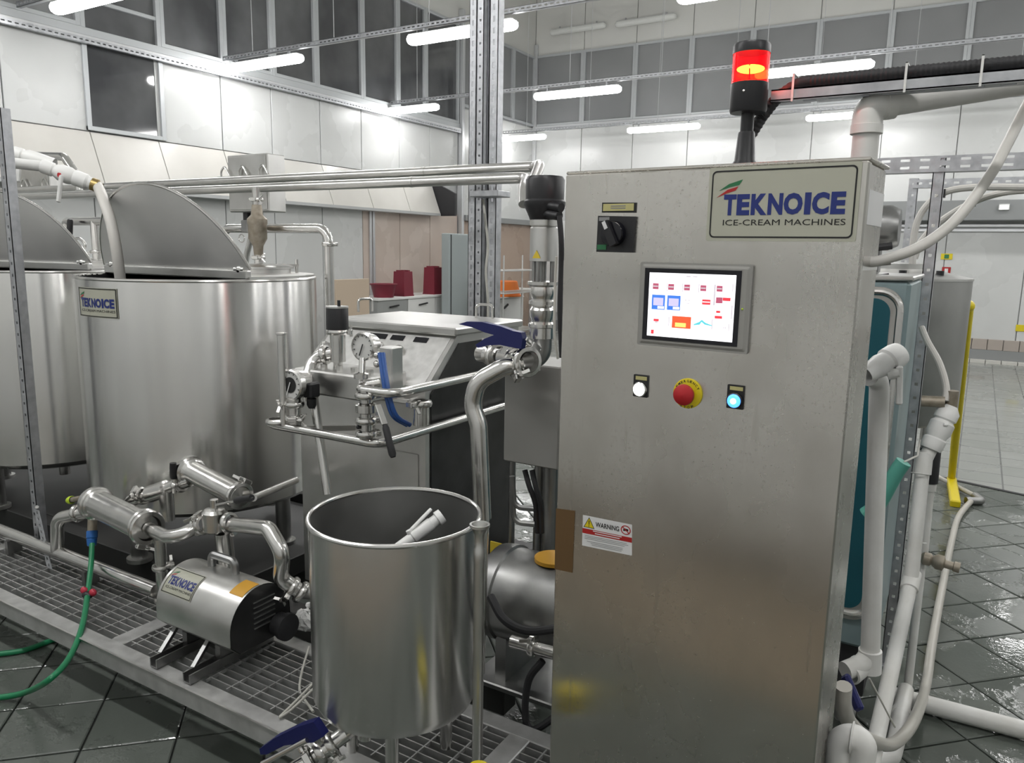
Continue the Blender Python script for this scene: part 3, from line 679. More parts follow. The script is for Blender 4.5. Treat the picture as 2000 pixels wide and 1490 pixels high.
button((968, 1293, 1054, 1338), (1003, 1382), .0145, 'led_blue', 'led_blue_core', 'blue_push_button', 'black_plastic')
eu, ez = cabuv(1344, 768); er = .0305
es = obj('emergency_stop', MB().lathe(cab3(eu, ez), CN, [(er, 0), (er, .003), (er-.002, .004), (0, .004)], 36), 'yellow_paint', cabn, label='red mushroom emergency stop on yellow collar')
obj('mushroom', MB().lathe(cab3(eu, ez), CN, [(.010, .004), (.010, .016), (.020, .017), (.0215, .021), (.0205, .027), (.014, .031), (0, .0325)], 32), 'red_knob', es)
for txt, a0, a1, rr in (('EMERGENCY', 150, 30, .0253), ('STOP', 245, 295, .0278)):
    for k, ch in enumerate(txt):
        a = rad(a0+(a1-a0)*k/(len(txt)-1)); up_ = 1 if txt[0] == 'E' else -1
        e = V((math.cos(a), math.sin(a))); tdir = V((math.sin(a), -math.cos(a)))*up_; n2 = e*up_
        c = e*rr
        fn = lambda u, v, c=c, tdir=tdir, n2=n2: cab3(eu+c.x+tdir.x*(u-.5)*.0048+n2.x*(v-.5)*.005, ez+c.y+tdir.y*(u-.5)*.0048+n2.y*(v-.5)*.005, .0043)
        obj('letter', put_text(ch, fn, 0, 0, 1, 1, .02), 'ink_black', es, smooth=False)
# warning sticker and tape
wq = [cabuv(*c7(*p)) for p in ((165, 128), (434, 182), (434, 352), (160, 295))]
def wf_(u, v, off=.0006):
    t = [wq[3][i]*(1-u)+wq[2][i]*u for i in (0, 1)]; b = [wq[0][i]*(1-u)+wq[1][i]*u for i in (0, 1)]
    return cab3(t[0]*(1-v)+b[0]*v, t[1]*(1-v)+b[1]*v, off)
ws = obj('warning_sticker', MB().prism([wf_(0, 0, 0), wf_(1, 0, 0), wf_(1, 1, 0), wf_(0, 1, 0)], CN, .0004), 'sticker_white', cabn, smooth=False, label='white warning sticker with red band')
def wp(pts, mm, off, nm='print'): obj(nm, MB().add([wf_(u, v, off) for u, v in pts], [tuple(range(len(pts)))]), mm, ws, smooth=False)
wp([(0, .42), (1, .42), (1, .58), (0, .58)], 'ink_red', .0006, 'red_band')
wp([(.02, .62), (.25, .62), (.135, .97)], 'ink_black', .0006); wp([(.04, .64), (.23, .64), (.135, .93)], 'yellow_paint', .0008); wp([(.128, .72), (.142, .72), (.146, .86), (.124, .86)], 'ink_black', .001); wp([(.126, .665), (.144, .665), (.144, .70), (.126, .70)], 'ink_black', .001)
obj('lettering', put_text('WARNING', lambda u, v: wf_(u, v, .0008), .27, .70, .48, .16, .02), 'ink_black', ws, smooth=False)
m = MB(); cc = (.88, .79)
for k in range(24):
    a, b = 2*pi*k/24, 2*pi*(k+1)/24; m.add([wf_(cc[0]+rr*math.cos(t)*.66, cc[1]+rr*math.sin(t), .0008) for rr, t in ((.15, a), (.15, b), (.12, b), (.12, a))], [(0, 1, 2, 3)])
m.add([wf_(cc[0]-.07, cc[1]+.075, .0009), wf_(cc[0]-.055, cc[1]+.095, .0009), wf_(cc[0]+.07, cc[1]-.075, .0009), wf_(cc[0]+.055, cc[1]-.095, .0009)], [(0, 3, 2, 1)])
obj('prohibition_ring', m, 'ink_red', ws, smooth=False)
wp([(.83, .75), (.93, .77), (.93, .83), (.86, .84), (.83, .81)], 'ink_black', .0007)
for a, b, v in ((.22, .80, .53), (.26, .76, .46)): wp([(a, v), (b, v), (b, v+.03), (a, v+.03)], 'sticker_white', .0008, 'print_line')
for a, b, v in ((.05, .9, .35), (.05, .93, .30), (.05, .86, .25), (.1, .82, .17), (.18, .82, .12), (.2, .8, .07)): wp([(a, v), (b, v), (b, v+.016), (a, v+.016)], 'ink_grey', .0007, 'print_line')
tq = [cabuv(*c7(*p)) for p in ((18, 92), (122, 105), (108, 445), (10, 425))]
obj('parcel_tape', decal([tq[3], tq[2], tq[1], tq[0]], .0003), 'tape_brown', cabn, smooth=False)

# ---------------------------------------------------------------- red beacon on the cabinet
bu, _ = cabuv(1427, 330); bp_ = cab3(bu, CZ1, -.075); bp_.z = CZ1
zz = lambda py: zat(bp_.x, bp_.y, py)
dpt = proj(bp_)[2]; pr_ = lambda px: px*dpt/FPX
bc = thing('signal_beacon', 'lit red signal beacon on a black stem on top of the cabinet', 'beacon', bp_)
ax = V((0, 0, 1)); b0 = bp_.z
obj('base', MB().lathe(bp_, ax, [(pr_(25), 0), (pr_(25), .004), (pr_(20), .012), (pr_(16), zz(262)-b0), (pr_(15), zz(258)-b0)], 24), 'black_plastic', bc)
obj('stem', MB().cyl((bp_.x, bp_.y, zz(262)), (bp_.x, bp_.y, zz(218)), pr_(12.5)), 'black_plastic', bc)
obj('housing', MB().lathe((bp_.x, bp_.y, 0), ax, [(pr_(12), zz(222)), (pr_(33), zz(221)), (pr_(35), zz(216)), (pr_(35), zz(164)), (pr_(34), zz(163)), (0, zz(163))], 32), 'black_plastic', bc)
obj('screw', MB().sphere((bp_.x-.001, bp_.y-pr_(35), zz(184)), .003, 8), 'steel_pipe', bc)
lens = obj('lens', MB().lathe((bp_.x, bp_.y, 0), ax, [(pr_(34), zz(163)), (pr_(34), zz(106)), (pr_(30), zz(105))], 32), 'beacon_red', bc)
obj('bulb', MB().sphere((bp_.x, bp_.y, zz(135)), pr_(26), 20, (1, 1, .26)), 'beacon_core', lens)
obj('bulb_stem', MB().cyl((bp_.x+.002, bp_.y-pr_(10), zz(163)), (bp_.x+.004, bp_.y-pr_(26), zz(128)), .0012, seg=6), 'black_plastic', lens)
obj('cap', MB().lathe((bp_.x, bp_.y, 0), ax, [(pr_(35), zz(106)), (pr_(35), zz(90)), (pr_(33), zz(86)), (0, zz(85))], 32), 'black_plastic', bc)

# ---------------------------------------------------------------- grated platform
PFZ = .22; PY0, PY1 = 1.38, 1.80; PX0, PX1 = -4.6, -.05
pf = thing('grated_platform', 'low galvanised platform with open steel grating under the machines', 'platform', ((PX0+PX1)/2, 1.6, 0))
def chan(y0, y1, nm): obj(nm, MB().box((PX0, y0, PFZ-.062), (PX1, y1, PFZ), .003), 'galvanised_frame', pf, smooth=False)
chan(PY0, PY0+.062, 'front_beam'); chan(PY1-.06, PY1, 'rear_beam')
obj('front_lip', MB().box((PX0, PY0-.003, PFZ-.002), (PX1, PY0+.004, PFZ+.003)), 'steel_satin', pf, smooth=False)
crossx = [PX0+.03, -3.72, -2.47, -1.0+.0, PX1-.03]
for x in crossx: obj('cross_beam', MB().box((x-.034, PY0+.058, PFZ-.06), (x+.034, PY1-.055, PFZ-.001), .003), 'galvanised_frame', pf, smooth=False)
ba, bbar = None, None
y = PY0+.095
while y < PY1-.07:
    obj('bearing_bar', MB().box((PX0+.05, y-.002, PFZ-.052), (PX1-.05, y+.002, PFZ-.006)), 'galvanised_frame', pf, smooth=False); y += .0305
cb = None; x = PX0+.09
while x < PX1-.05:
    if cb is None: cb = obj('cross_rod', MB().box((-.0022, PY0+.075, PFZ-.016), (.0022, PY1-.06, PFZ-.0055)), 'galvanised_frame', None, smooth=False); me_ = cb.data; bpy.data.objects.remove(cb)
    c_ = bpy.data.objects.new('cross_rod', me_); col.objects.link(c_); c_.parent = pf; c_.location = (x-pf.location.x, -pf.location.y, 0); x += .10
for x in (-4.3, -3.3, -2.3, -1.3, -.3):
    for y in (PY0+.24, PY1-.03): obj('foot', MB().cyl((x, y, 0), (x, y, .012), .035).cyl((x, y, .012), (x, y, PFZ-.07), .012, seg=10), 'black_rubber', pf)
# rear platform the tanks and the homogeniser stand on
rp = thing('rear_skid', 'dark steel skid frame below the tanks behind the grating', 'skid', (-3, 2.5, 0))
for y in (1.98, 3.05): obj('skid_beam', MB().box((-5.6, y, .08), (-1.2, y+.08, .185), .004), 'dark_paint', rp, smooth=False)
for x in (-5.5, -4.1, -2.65, -1.3): obj('skid_cross', MB().box((x, 2.06, .10), (x+.08, 3.05, .19), .004), 'dark_paint', rp, smooth=False)
obj('drip_tray', MB().box((-5.5, 2.07, .10), (-2.6, 3.04, .13), .004), 'dark_paint', rp, smooth=False)
for x in (-5.4, -3.6, -1.4):
    for y in (2.02, 3.09): obj('foot', MB().cyl((x, y, 0), (x, y, .09), .03), 'black_rubber', rp)

# ---------------------------------------------------------------- the two big process tanks
def make_tank(c, label, plate):
    R, z0, z1 = .535, .43, 1.455; cx, cy = c
    t = thing('process_tank', label, 'tank', (cx, cy, .2), 'round process tanks')
    ax = V((0, 0, 1)); B = V((cx, cy, 0))
    obj('shell', MB().lathe(B, ax, [(.10, z0-.06), (R*.8, z0-.03), (R-.02, z0), (R, z0+.02), (R, z1-.012), (R-.004, z1)], 96), 'steel_tank', t)
    obj('rim', MB().torus((cx, cy, z1-.006), ax, R-.006, .0085, 96, 10), 'steel_pipe', t)
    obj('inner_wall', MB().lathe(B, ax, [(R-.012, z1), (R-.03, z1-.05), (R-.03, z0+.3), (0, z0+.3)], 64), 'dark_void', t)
    # chord of the opening: hinge line across the top
    C0 = V((cx, cy)); az = math.atan2(cy, cx)          # direction from the viewer side to the tank
    f = V((cx, cy)).normalized(); g = V((f.y, -f.x))     # f = away, g = to the right as seen
    P = C0+g*(.36*R)-f*(.90*R); Q = C0-g*(.80*R)+f*(.58*R)
    h = (P-Q).normalized(); nrm = V((-h.y, h.x))
    if nrm.dot(-g-f) < 0: nrm = -nrm
    mid = (P+Q)/2; d0 = abs((C0-mid).dot(nrm)); 
    # fixed half of the top
    pts = []
    aP = math.atan2(P.y-cy, P.x-cx); aQ = math.atan2(Q.y-cy, Q.x-cx)
    while aQ < aP: aQ += 2*pi
    for k in range(41):
        a = aP+(aQ-aP)*k/40; pts.append(V((cx+(R-.008)*math.cos(a), cy+(R-.008)*math.sin(a), z1)))
    obj('fixed_top', MB().prism(pts, ax, .012), 'steel_satin', t)
    hz = z1+.03
    obj('hinge_rail', MB().bar(V((Q.x, Q.y, z1+.02)), V((P.x, P.y, z1+.02)), .03, .036, ch=.003), 'steel_satin', t, smooth=False)
    # raised lid: the cut-off segment, leaning a little over the opening
    th = rad(21); up_ = V((nrm.x*math.sin(th), nrm.y*math.sin(th), math.cos(th))); hh = V((h.x, h.y, 0)); base = V((mid.x, mid.y, hz+.012))
    half = (P-Q).length/2; Rl = R; hc = -d0
    a_e = math.asin(min(1, half/Rl)); a_e = a_e if d0 < 1e-9 else pi-a_e if False else a_e
    # segment taller than a half when the chord lies beyond the centre
    sgn = 1 if (C0-mid).dot(nrm) < 0 else -1
    off = sgn*d0; span = math.acos(max(-1, min(1, off/Rl))); seg = []
    for k in range(49):
        a = -span+2*span*k/48; seg.append(base+hh*(Rl*math.sin(a))+up_*(Rl*math.cos(a)-off))
    nl = hh.cross(up_).normalized()
    lid = obj('lid', MB().prism(seg, nl, .005), 'steel_lid', t)
    obj('lid_edge', MB().tube(seg, .007, 8), 'steel_pipe', lid)
    for s in (-1, 1): obj('hinge', MB().cyl(base+hh*(half*.9*s-.03), base+hh*(half*.9*s+.03), .014).sphere(base+hh*(half*.9*s), .02, 12), 'steel_pipe', t)
    # manhole on the fixed half, stub and legs
    q = C0+g*(.52*R)+f*(.18*R)
    obj('manhole', MB().lathe((q.x, q.y, z1+.012), ax, [(.15, 0), (.15, .02), (.165, .022), (.165, .032), (.14, .04), (0, .046)], 36), 'steel_satin', t)
    mq = V((q.x, q.y, z1+.05)); gg = V((g.x, g.y, 0)); obj('manhole_clamp', MB().bar(mq-gg*.1, mq+gg*.19, .02, .012).cyl(mq+gg*.18-V((0, 0, .05)), mq+gg*.18+V((0, 0, .03)), .009), 'steel_pipe', t, smooth=False)
    for k in range(4):
        a = rad(45+90*k)+az; x, y = cx+math.cos(a)*(R-.09), cy+math.sin(a)*(R-.09)
        lg = obj('leg', MB().cyl((x, y, .20), (x, y, z0+.02), .035), 'steel_dark', t); obj('foot_plate', MB().cyl((x, y, .187), (x, y, .205), .055), 'steel_satin', lg)
    obj('outlet', MB().lathe((cx, cy, .25), ax, [(.03, 0), (.03, .12), (.10, .14)], 20), 'steel_pipe', t)
    if plate:
        r0 = PX(157, 590, cx); 
        def tz(py): return zat(cx+(R+.002)*math.cos(am), cy+(R+.002)*math.sin(am), py)
        # angular span of the plate on the shell
        best = []
        for px in (160, 234):
            lo, hi = None, None; bb = 1e9
            for k in range(720):
                a = az+pi-1.75+3.5*k/720; p = V((cx+R*math.cos(a), cy+R*math.sin(a), 1.25)); e = abs(proj(p)[0]-px)
                if e < bb and (V((math.cos(a), math.sin(a))).dot(-V((p.x, p.y)).normalized()) > .02): bb = e; lo = a
            best.append(lo)
        am = sum(best)/2; zt, zb = tz(562), tz(620)
        def pfn(off): return lambda u, v: V((cx+(R+off)*math.cos(best[0]+(best[1]-best[0])*u), cy+(R+off)*math.sin(best[0]+(best[1]-best[0])*u), zb+(zt-zb)*v))
        m = MB(); fn = pfn(.001); n = 10
        m.add([pfn(o_)(k/n, v) for o_ in (.0005, .002) for v in (0, 1) for k in range(n+1)], [(k, k+1, n+1+k+1, n+1+k)[::-1] for k in range(n)]+[tuple(2*(n+1)+i for i in (k, k+1, n+1+k+1, n+1+k)) for k in range(n)])
        pl = obj('name_plate', m, 'plate_cream', t, label='cream name plate with blue lettering')
        logo_parts(pfn(.0032), pl)
        m = MB(); fn = pfn(.003)
        for (a, b, c, d) in ((0.01, .02, .99, .05), (.01, .95, .99, .98), (.01, .02, .03, .98), (.97, .02, .99, .98)):
            k_ = 8; vs = []
            for i in range(k_+1): vs += [fn(a+(c-a)*i/k_, b), fn(a+(c-a)*i/k_, d)]
            m.add(vs, [(2*i, 2*i+2, 2*i+3, 2*i+1) for i in range(k_)])
        obj('border', m, 'ink_black', pl, smooth=False)
    return t
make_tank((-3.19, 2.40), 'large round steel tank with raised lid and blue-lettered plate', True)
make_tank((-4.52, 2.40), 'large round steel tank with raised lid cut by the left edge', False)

# ---------------------------------------------------------------- homogeniser
hX0, hX1, hY0, hY1 = -2.335, -1.69, 2.2, 2.86
hzt = 1.28
hg = thing('homogeniser', 'boxy steel homogeniser with sloped panel, gauges and valve head', 'homogeniser', ((hX0+hX1)/2, (hY0+hY1)/2, .2))
a_ = PX(820, 765, hX1); b_ = PX(893, 655, hX1)
sly, slz, sty, stz = hY0, a_.z, b_.y, b_.z
m = MB(); prof = [(hY0, .2), (hY0, slz), (sty, stz), (hY1, stz), (hY1, .2)]
m.prism([(hX1, y, z) for y, z in prof], (-1, 0, 0), hX1-hX0)
obj('body', m, 'steel_satin', hg, smooth=False)
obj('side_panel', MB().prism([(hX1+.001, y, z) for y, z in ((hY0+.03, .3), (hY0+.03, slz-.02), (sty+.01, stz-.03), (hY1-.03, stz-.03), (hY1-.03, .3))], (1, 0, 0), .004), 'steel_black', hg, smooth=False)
obj('cover', MB().box((hX0-.015, sty-.03, stz), (hX1+.015, hY1+.015, stz+.03), .006), 'steel_satin', hg, smooth=False)
nS = V((0, -(stz-slz), (sty-sly))).normalized(); tS = V((0, sty-sly, stz-slz))
def slope(u, v, off=0.0): return V((hX0+(hX1-hX0)*u, sly, slz))+tS*v+nS*off
obj('sloped_panel', MB().prism([slope(.03, .03, 0), slope(.97, .03, 0), slope(.97, .93, 0), slope(.03, .93, 0)], nS, .003), 'steel_lamp_sheen', hg, smooth=False)
for u0_, u1_ in ((.36, .50), (.54, .64), (.72, .82)): obj('display_window', MB().prism([slope(u0_, .80, .003), slope(u1_, .80, .003), slope(u1_, .89, .003), slope(u0_, .89, .003)], nS, .003), 'black_gloss', hg, smooth=False)
for u_, v_, r_ in ((.50, .62, .024), (.655, .56, .034)):
    g_ = obj('panel_gauge', MB().lathe(slope(u_, v_, .003), nS, [(r_, 0), (r_, .012), (r_*.9, .014), (r_*.88, .010), (0, .010)], 28), 'steel_pipe', hg)
    obj('dial', MB().lathe(slope(u_, v_, .0135), nS, [(r_*.86, 0), (0, .0002)], 24), 'dial_white', g_)
    obj('needle', MB().bar(slope(u_, v_, .0145)-V((.006, 0, 0)), slope(u_, v_, .0145)+V((r_*.6, 0, r_*.1)), .002, .001), 'ink_black', g_, smooth=False)
for px, nm in ((714, 0), (947, 1)):
    if nm == 0: a = PZ(700, 609, stz+.03); b = PZ(727, 608, stz+.03)
    else: a = PZ(930, 621, stz+.03); b = PZ(962, 622, stz+.03)
    d = (b-a); 
    if a.y > hY1: 
        s_ = (hY1-.05)/a.y; a = V((a.x*s_, a.y*s_, stz+.03)); b = V((b.x*s_, hY1-.05, stz+.03))
    obj('cover_handle', MB().tube(fillet([a, a+V((0, 0, .06)), b+V((0, 0, .06)), b], .018), .006, 10), 'steel_pipe', hg)
# product block and heads in front
by = 2.02
bk = obj('valve_block', MB().box((hX0+.16, by, slz-.03), (hX1-.10, hY0+.02, slz+.06), .006), 'steel_satin', hg, smooth=False)
for k in range(5): obj('bolt', MB().cyl((hX0+.2+.075*k, by+.045, slz+.06), (hX0+.2+.075*k, by+.045, slz+.08), .013, seg=6), 'steel_pipe', bk, smooth=False)
obj('front_ledge', MB().box((hX0+.03, hY0-.05, slz-.05), (hX1-.04, hY0+.01, slz-.03), .004), 'steel_pipe', hg, smooth=False)
a = PY(660, 690, 2.1); za, zb2, zc2, zd2 = [zat(a.x, a.y, p) for p in (712, 650, 643, 602)]
w_ = proj(a)[2]/FPX
ac = obj('valve_actuator', MB().lathe((a.x, a.y, 0), (0, 0, 1), [(w_*9, za-.03), (w_*9, za+.01), (w_*15, za+.012), (w_*15, zb2), (w_*21, zb2+.002), (w_*21, zc2), (w_*20, zc2+.003)], 24), 'steel_pipe', hg)
obj('actuator_cap', MB().lathe((a.x, a.y, 0), (0, 0, 1), [(w_*21.5, zc2), (w_*21.5, zd2), (w_*20, zd2+.006), (0, zd2+.007)], 28), 'black_plastic', ac)
obj('cap_disc', MB().lathe((a.x, a.y, 0), (0, 0, 1), [(w_*22, zd2+.002), (w_*22, zd2+.008), (0, zd2+.009)], 28), 'steel_satin', ac)
obj('cable_nipple', MB().cyl((a.x+.01, a.y, zd2), (a.x+.01, a.y, zd2+.03), .006, seg=8), 'black_plastic', ac)
m = MB(); clamp(m, (a.x, a.y, zb2+.004), (0, 0, 1), w_*15.5, ang=2.2); obj('clamp', m, 'steel_pipe', ac)
# elbow left of the actuator running down behind the contact gauge
p1, p2, p3, p4 = PY(655, 690, 2.1), PY(612, 697, 2.08), PY(602, 740, 2.02), PY(648, 960, 2.02)
obj('riser_pipe', MB().tube(fillet([p1, p2, p3, p3+V((0, 0, -.08))], .05), w_*13, 16), 'steel_pipe', hg)
m = MB(); clamp(m, PY(636, 692, 2.09), (p2-p1), w_*14, ang=2.0); obj('clamp', m, 'steel_pipe', hg)
obj('slanting_tube', MB().tube([PY(612, 770, 2.0), PY(640, 965, 1.96)], w_*8.5, 14), 'steel_pipe', hg)
def gauge(px, py, Y, rpx, depth, nm, body='steel_pipe', dark=False):
    c = PY(px, py, Y); k = proj(c)[2]/FPX; r_ = rpx*k; d = V((.06, -1, 0.05)).normalized()
    g_ = obj(nm, MB().lathe(c-d*depth, d, [(r_*.55, -.02), (r_*.9, 0), (r_*.95, depth*.6), (r_, depth*.62), (r_, depth), (r_*.9, depth+.004), (r_*.88, depth-.002)], 36), body, hg)
    obj('dial', MB().lathe(c-d*.002, d, [(r_*.88, 0), (0, .0001)], 36), 'dial_white', g_)
    e = d.cross(V((0, 0, 1))).normalized()
    if dark: obj('dial_disc', MB().lathe(c, d, [(r_*.5, 0), (0, .0004)], 28), 'ink_black', g_)
    m = MB(); u = (e*.35+V((0, 0, -.9))).normalized(); m.bar(c+d*.003-u*r_*.2, c+d*.003+u*r_*.7, .004, .001, up=d); obj('needle', m, 'ink_black' if not dark else 'sticker_white', g_, smooth=False)
    m = MB()
    for k in range(11):
        an = rad(-45+270*k/10); q = e*math.cos(an)+V((0, 0, 1))*math.sin(an); m.bar(c+d*.001+q*r_*.7, c+d*.001+q*r_*.82, .003, .0006, up=d)
    obj('scale_ticks', m, 'ink_black', g_, smooth=False)['kind'] = 'stuff'
    return g_, c, d, r_
gauge(708, 677, 1.98, 28, .045, 'pressure_gauge')
g2, c2, d2_, r2_ = gauge(566, 752, 1.90, 31, .06, 'contact_gauge', dark=True)
cc = PY(608, 757, 1.96); obj('terminal_box', MB().box((cc.x-.03, cc.y-.025, cc.z-.035), (cc.x+.022, cc.y+.025, cc.z+.02), .006), 'black_plastic', g2, smooth=False)
obj('cable_gland', MB().lathe((cc.x+.0, cc.y, cc.z-.075), (0, 0, 1), [(.012, 0), (.018, .012), (.018, .035)], 12), 'black_plastic', g2)
# stems, small valves and the post beside the gauges
s1_ = PY(706, 752, 1.95); s0_ = PY(708, 700, 1.98)
obj('gauge_stem', MB().tube([s0_, s1_], .012, 12).lathe(s1_+V((0, 0, .02)), (0, 0, 1), [(.012, 0), (.026, .004), (.026, .02), (.012, .024)], 20), 'steel_pipe', hg)
cx_ = PY(575, 800, 1.92)
m = MB().cyl(cx_+V((0, 0, -.06)), cx_+V((0, 0, .05)), .024)
clamp(m, cx_+V((0, 0, .02)), (0, 0, 1), .026, ang=-1.2); clamp(m, cx_+V((0, 0, -.03)), (0, 0, 1), .026, ang=.6); obj('gauge_tee', m, 'steel_pipe', hg)
pz = PY(556, 830, 1.9); ptop = zat(pz.x, pz.y, 652)
obj('sensor_post', MB().cyl(pz, (pz.x, pz.y, ptop), .017).lathe((pz.x, pz.y, ptop-.004), (0, 0, 1), [(.017, 0), (.02, .002), (.02, .008), (0, .01)], 20), 'steel_pipe', hg)
# lubricator box with blue tubes
lb0 = PY(760, 765, 2.0); ztop = zat(lb0.x, lb0.y, 678)
obj('lubricator', MB().box((lb0.x-.035, lb0.y-.01, lb0.z), (lb0.x+.022, lb0.y+.05, ztop), .004), 'steel_satin', hg, smooth=False)
for k in range(2): obj('cap_nut', MB().sphere((lb0.x-.042, lb0.y-.012, ztop-.03-.03*k), .013, 12), 'steel_pipe', hg)
for k, (dx, mm) in enumerate(((0, 'blue_tube'), (6, 'blue_tube'))):
    pth = smoothpath([PY(742+dx, 690, 1.96), PY(748+dx, 735, 1.93), PY(755+dx, 775, 1.92), PY(768+dx, 812, 1.93), PY(795+dx, 830, 1.98)])
    obj('blue_tube', MB().tube(pth, .008, 10), mm, hg)
# safety valve stack at the corner of the guard tubes, hand lever hanging down
v0 = PY(715, 790, 1.9)
m = MB().cyl(v0+V((0, 0, -.11)), v0+V((0, 0, .05)), .021); m.lathe(v0+V((0, 0, -.03)), (0, 0, 1), [(.024, 0), (.036, .006), (.036, .03), (.024, .036)], 24)
obj('relief_valve', m, 'steel_pipe', hg)
for k, (dz, an) in enumerate(((.03, 2.6), (-.055, 2.4), (-.1, 2.6))):
    m = MB(); clamp(m, v0+V((0, 0, dz)), (0, 0, 1), .026, ang=an); obj('clamp', m, 'steel_pipe', hg)
obj('clamp_knob', MB().sphere(PY(700, 834, 1.88), .008, 10), 'black_plastic', hg)
h0, h1, h2 = PY(738, 790, 1.86), PY(752, 830, 1.84), PY(768, 893, 1.82)
lv = obj('lever', MB().bar(h0, h1, .022, .008, ch=.002), 'steel_pipe', hg, smooth=False); obj('lever_grip', MB().tube([h1, h1.lerp(h2, .1), h1.lerp(h2, .9), h2], [.008, .011, .012, .008], 12), 'black_rubber', lv)
e0 = PY(822, 830, 1.98); zt = zat(e0.x, e0.y, 788)
m = MB().cyl(e0, (e0.x, e0.y, zt), .026); clamp(m, (e0.x, e0.y, zt), (0, 0, 1), .027, ang=-.3); obj('sample_port', m, 'steel_pipe', hg)
obj('service_panel', MB().box((PY(745, 900, hY0).x, hY0-.004, .45), (PY(818, 900, hY0).x, hY0, PY(780, 880, hY0).z), .002), 'steel_satin', hg, smooth=False)

# guard / product tubes wrapped round the head of the homogeniser
lo_ = [PY(520, 828, 1.9), PY(740, 868, 1.9)]; zl = lo_[1].z; xl = lo_[1].x
tg = thing('guard_tube', 'long bent steel tube below the gauges, running along the homogeniser', 'pipe', (xl, 1.9, zl))
q0 = V((lo_[0].x, 1.9, zl)); q1 = V((xl, 1.9, zl)); q2 = V((xl, 2.75, zl))
obj('tube', MB().tube(fillet([q0+V((0, .14, 0)), q0, q1, q2], .05), .0155, 16), 'steel_pipe', tg)
obj('support_arm', MB().bar(q0+V((.15, 0, 0)), q0+V((.15, .34, -.06)), .02, .02), 'steel_satin', tg, smooth=False)
m = MB(); clamp(m, q0+V((.06, 0, .015)), (0, 0, 1), .03, ang=3.0); obj('clamp', m, 'steel_pipe', tg)
up0 = PY(692, 752, 1.9); up1 = PY(770, 770, 1.9); zu = up1.z
tu = thing('product_tube', 'upper bent steel tube at the homogeniser head', 'pipe', (up1.x, 1.9, zu))
obj('tube', MB().tube(fillet([V((up0.x, 2.02, zu)), V((up0.x, 1.9, zu)), V((up1.x, 1.9, zu)), V((up1.x, 2.52, zu))], .05), .0155, 16), 'steel_pipe', tu)
obj('support_arm', MB().bar(V((up1.x, 2.35, zu)), V((hX1, 2.35, zu-.03)), .015, .015), 'steel_satin', tu, smooth=False)

# ---------------------------------------------------------------- small open tank in front
tc = V((-1.215, 1.455, 0)); tr = .216
def sfit(px, Yv): return PY(px, 1000, Yv)
st_top, st_bot = .93, .44
sm = thing('open_tank', 'small open round steel tank with rolled rim in front', 'tank', (tc.x, tc.y, PFZ))
obj('shell', MB().lathe(tc, (0, 0, 1), [(0, st_bot-.035), (.08, st_bot-.03), (tr*.8, st_bot-.014), (tr-.012, st_bot), (tr, st_bot+.025), (tr, st_top)], 96), 'steel_tank', sm)
obj('inner_wall', MB().lathe(tc, (0, 0, 1), [(tr-.003, st_top), (tr-.003, st_bot+.03), (tr*.8, st_bot+.005), (0, st_bot-.005)], 96), 'steel_inner', sm)
obj('rim', MB().torus(tc+V((0, 0, st_top)), (0, 0, 1), tr, .0062, 96, 10), 'steel_pipe', sm)
for k in range(3):
    a = rad(-55+120*k); p = tc+V((math.cos(a)*.15, math.sin(a)*.15, 0)); obj('leg', MB().cyl(p+V((0, 0, PFZ)), p+V((0, 0, st_bot)), .017), 'steel_pipe', sm)
obj('outlet', MB().cyl(tc+V((-.03, -.09, st_bot-.02)), tc+V((-.03, -.09, st_bot-.095)), .02), 'steel_pipe', sm)
# white plastic tap lying in the tank
g0, g1 = PY(862, 1008, 1.52), PY(808, 1048, 1.46)
tp = thing('plastic_tap', 'white plastic ball tap hanging inside the open tank', 'tap', g1)
d = (g1-g0).normalized(); L = (g1-g0).length+.06
obj('barrel', MB().lathe(g0, d, [(0, -.004), (.019, -.003), (.020, .012), (.015, .014), (.015, .03), (.017, .032), (.017, L*.6), (.014, L*.62), (.014, L)], 20), 'white_pvc_clean', tp)
e = V((-.35, -.2, .9)).normalized(); q = g0+d*(L*.62)+e*.018
obj('tap_handle', MB().bar(q, q-d*.075+e*.014, .012, .006, ch=.002), 'white_pvc_clean', tp, smooth=False)
obj('spindle', MB().cyl(g0+d*(L*.62), q+e*.004, .008, seg=12), 'white_pvc_clean', tp)
# standpipe with flared mouth
f0 = PY(937, 1025, 1.44); fd = proj(f0)[2]/FPX
fp = thing('standpipe', 'upright steel tube with flared funnel mouth beside the open tank', 'pipe', (f0.x, f0.y, PFZ))
obj('tube', MB().lathe((f0.x, f0.y, 0), (0, 0, 1), [(fd*11, PFZ), (fd*11, f0.z-.09), (fd*11.6, f0.z-.086), (fd*11.6, f0.z-.06), (fd*9.5, f0.z-.055), (fd*10.5, f0.z-.022), (fd*17, f0.z-.006), (fd*20, f0.z-.004), (fd*20, f0.z+.002), (fd*16, f0.z+.002), (fd*9, f0.z-.03), (fd*8, f0.z-.2)], 28), 'steel_satin', fp)
yb = PZ(934, 1492, .36); obj('yellow_cap', MB().lathe(PY(935, 1512, 1.30)-V((0, 0, .045)), (0, 0, 1), [(.035, 0), (.035, .05), (.025, .062), (0, .065)], 20), 'yellow_paint', fp)
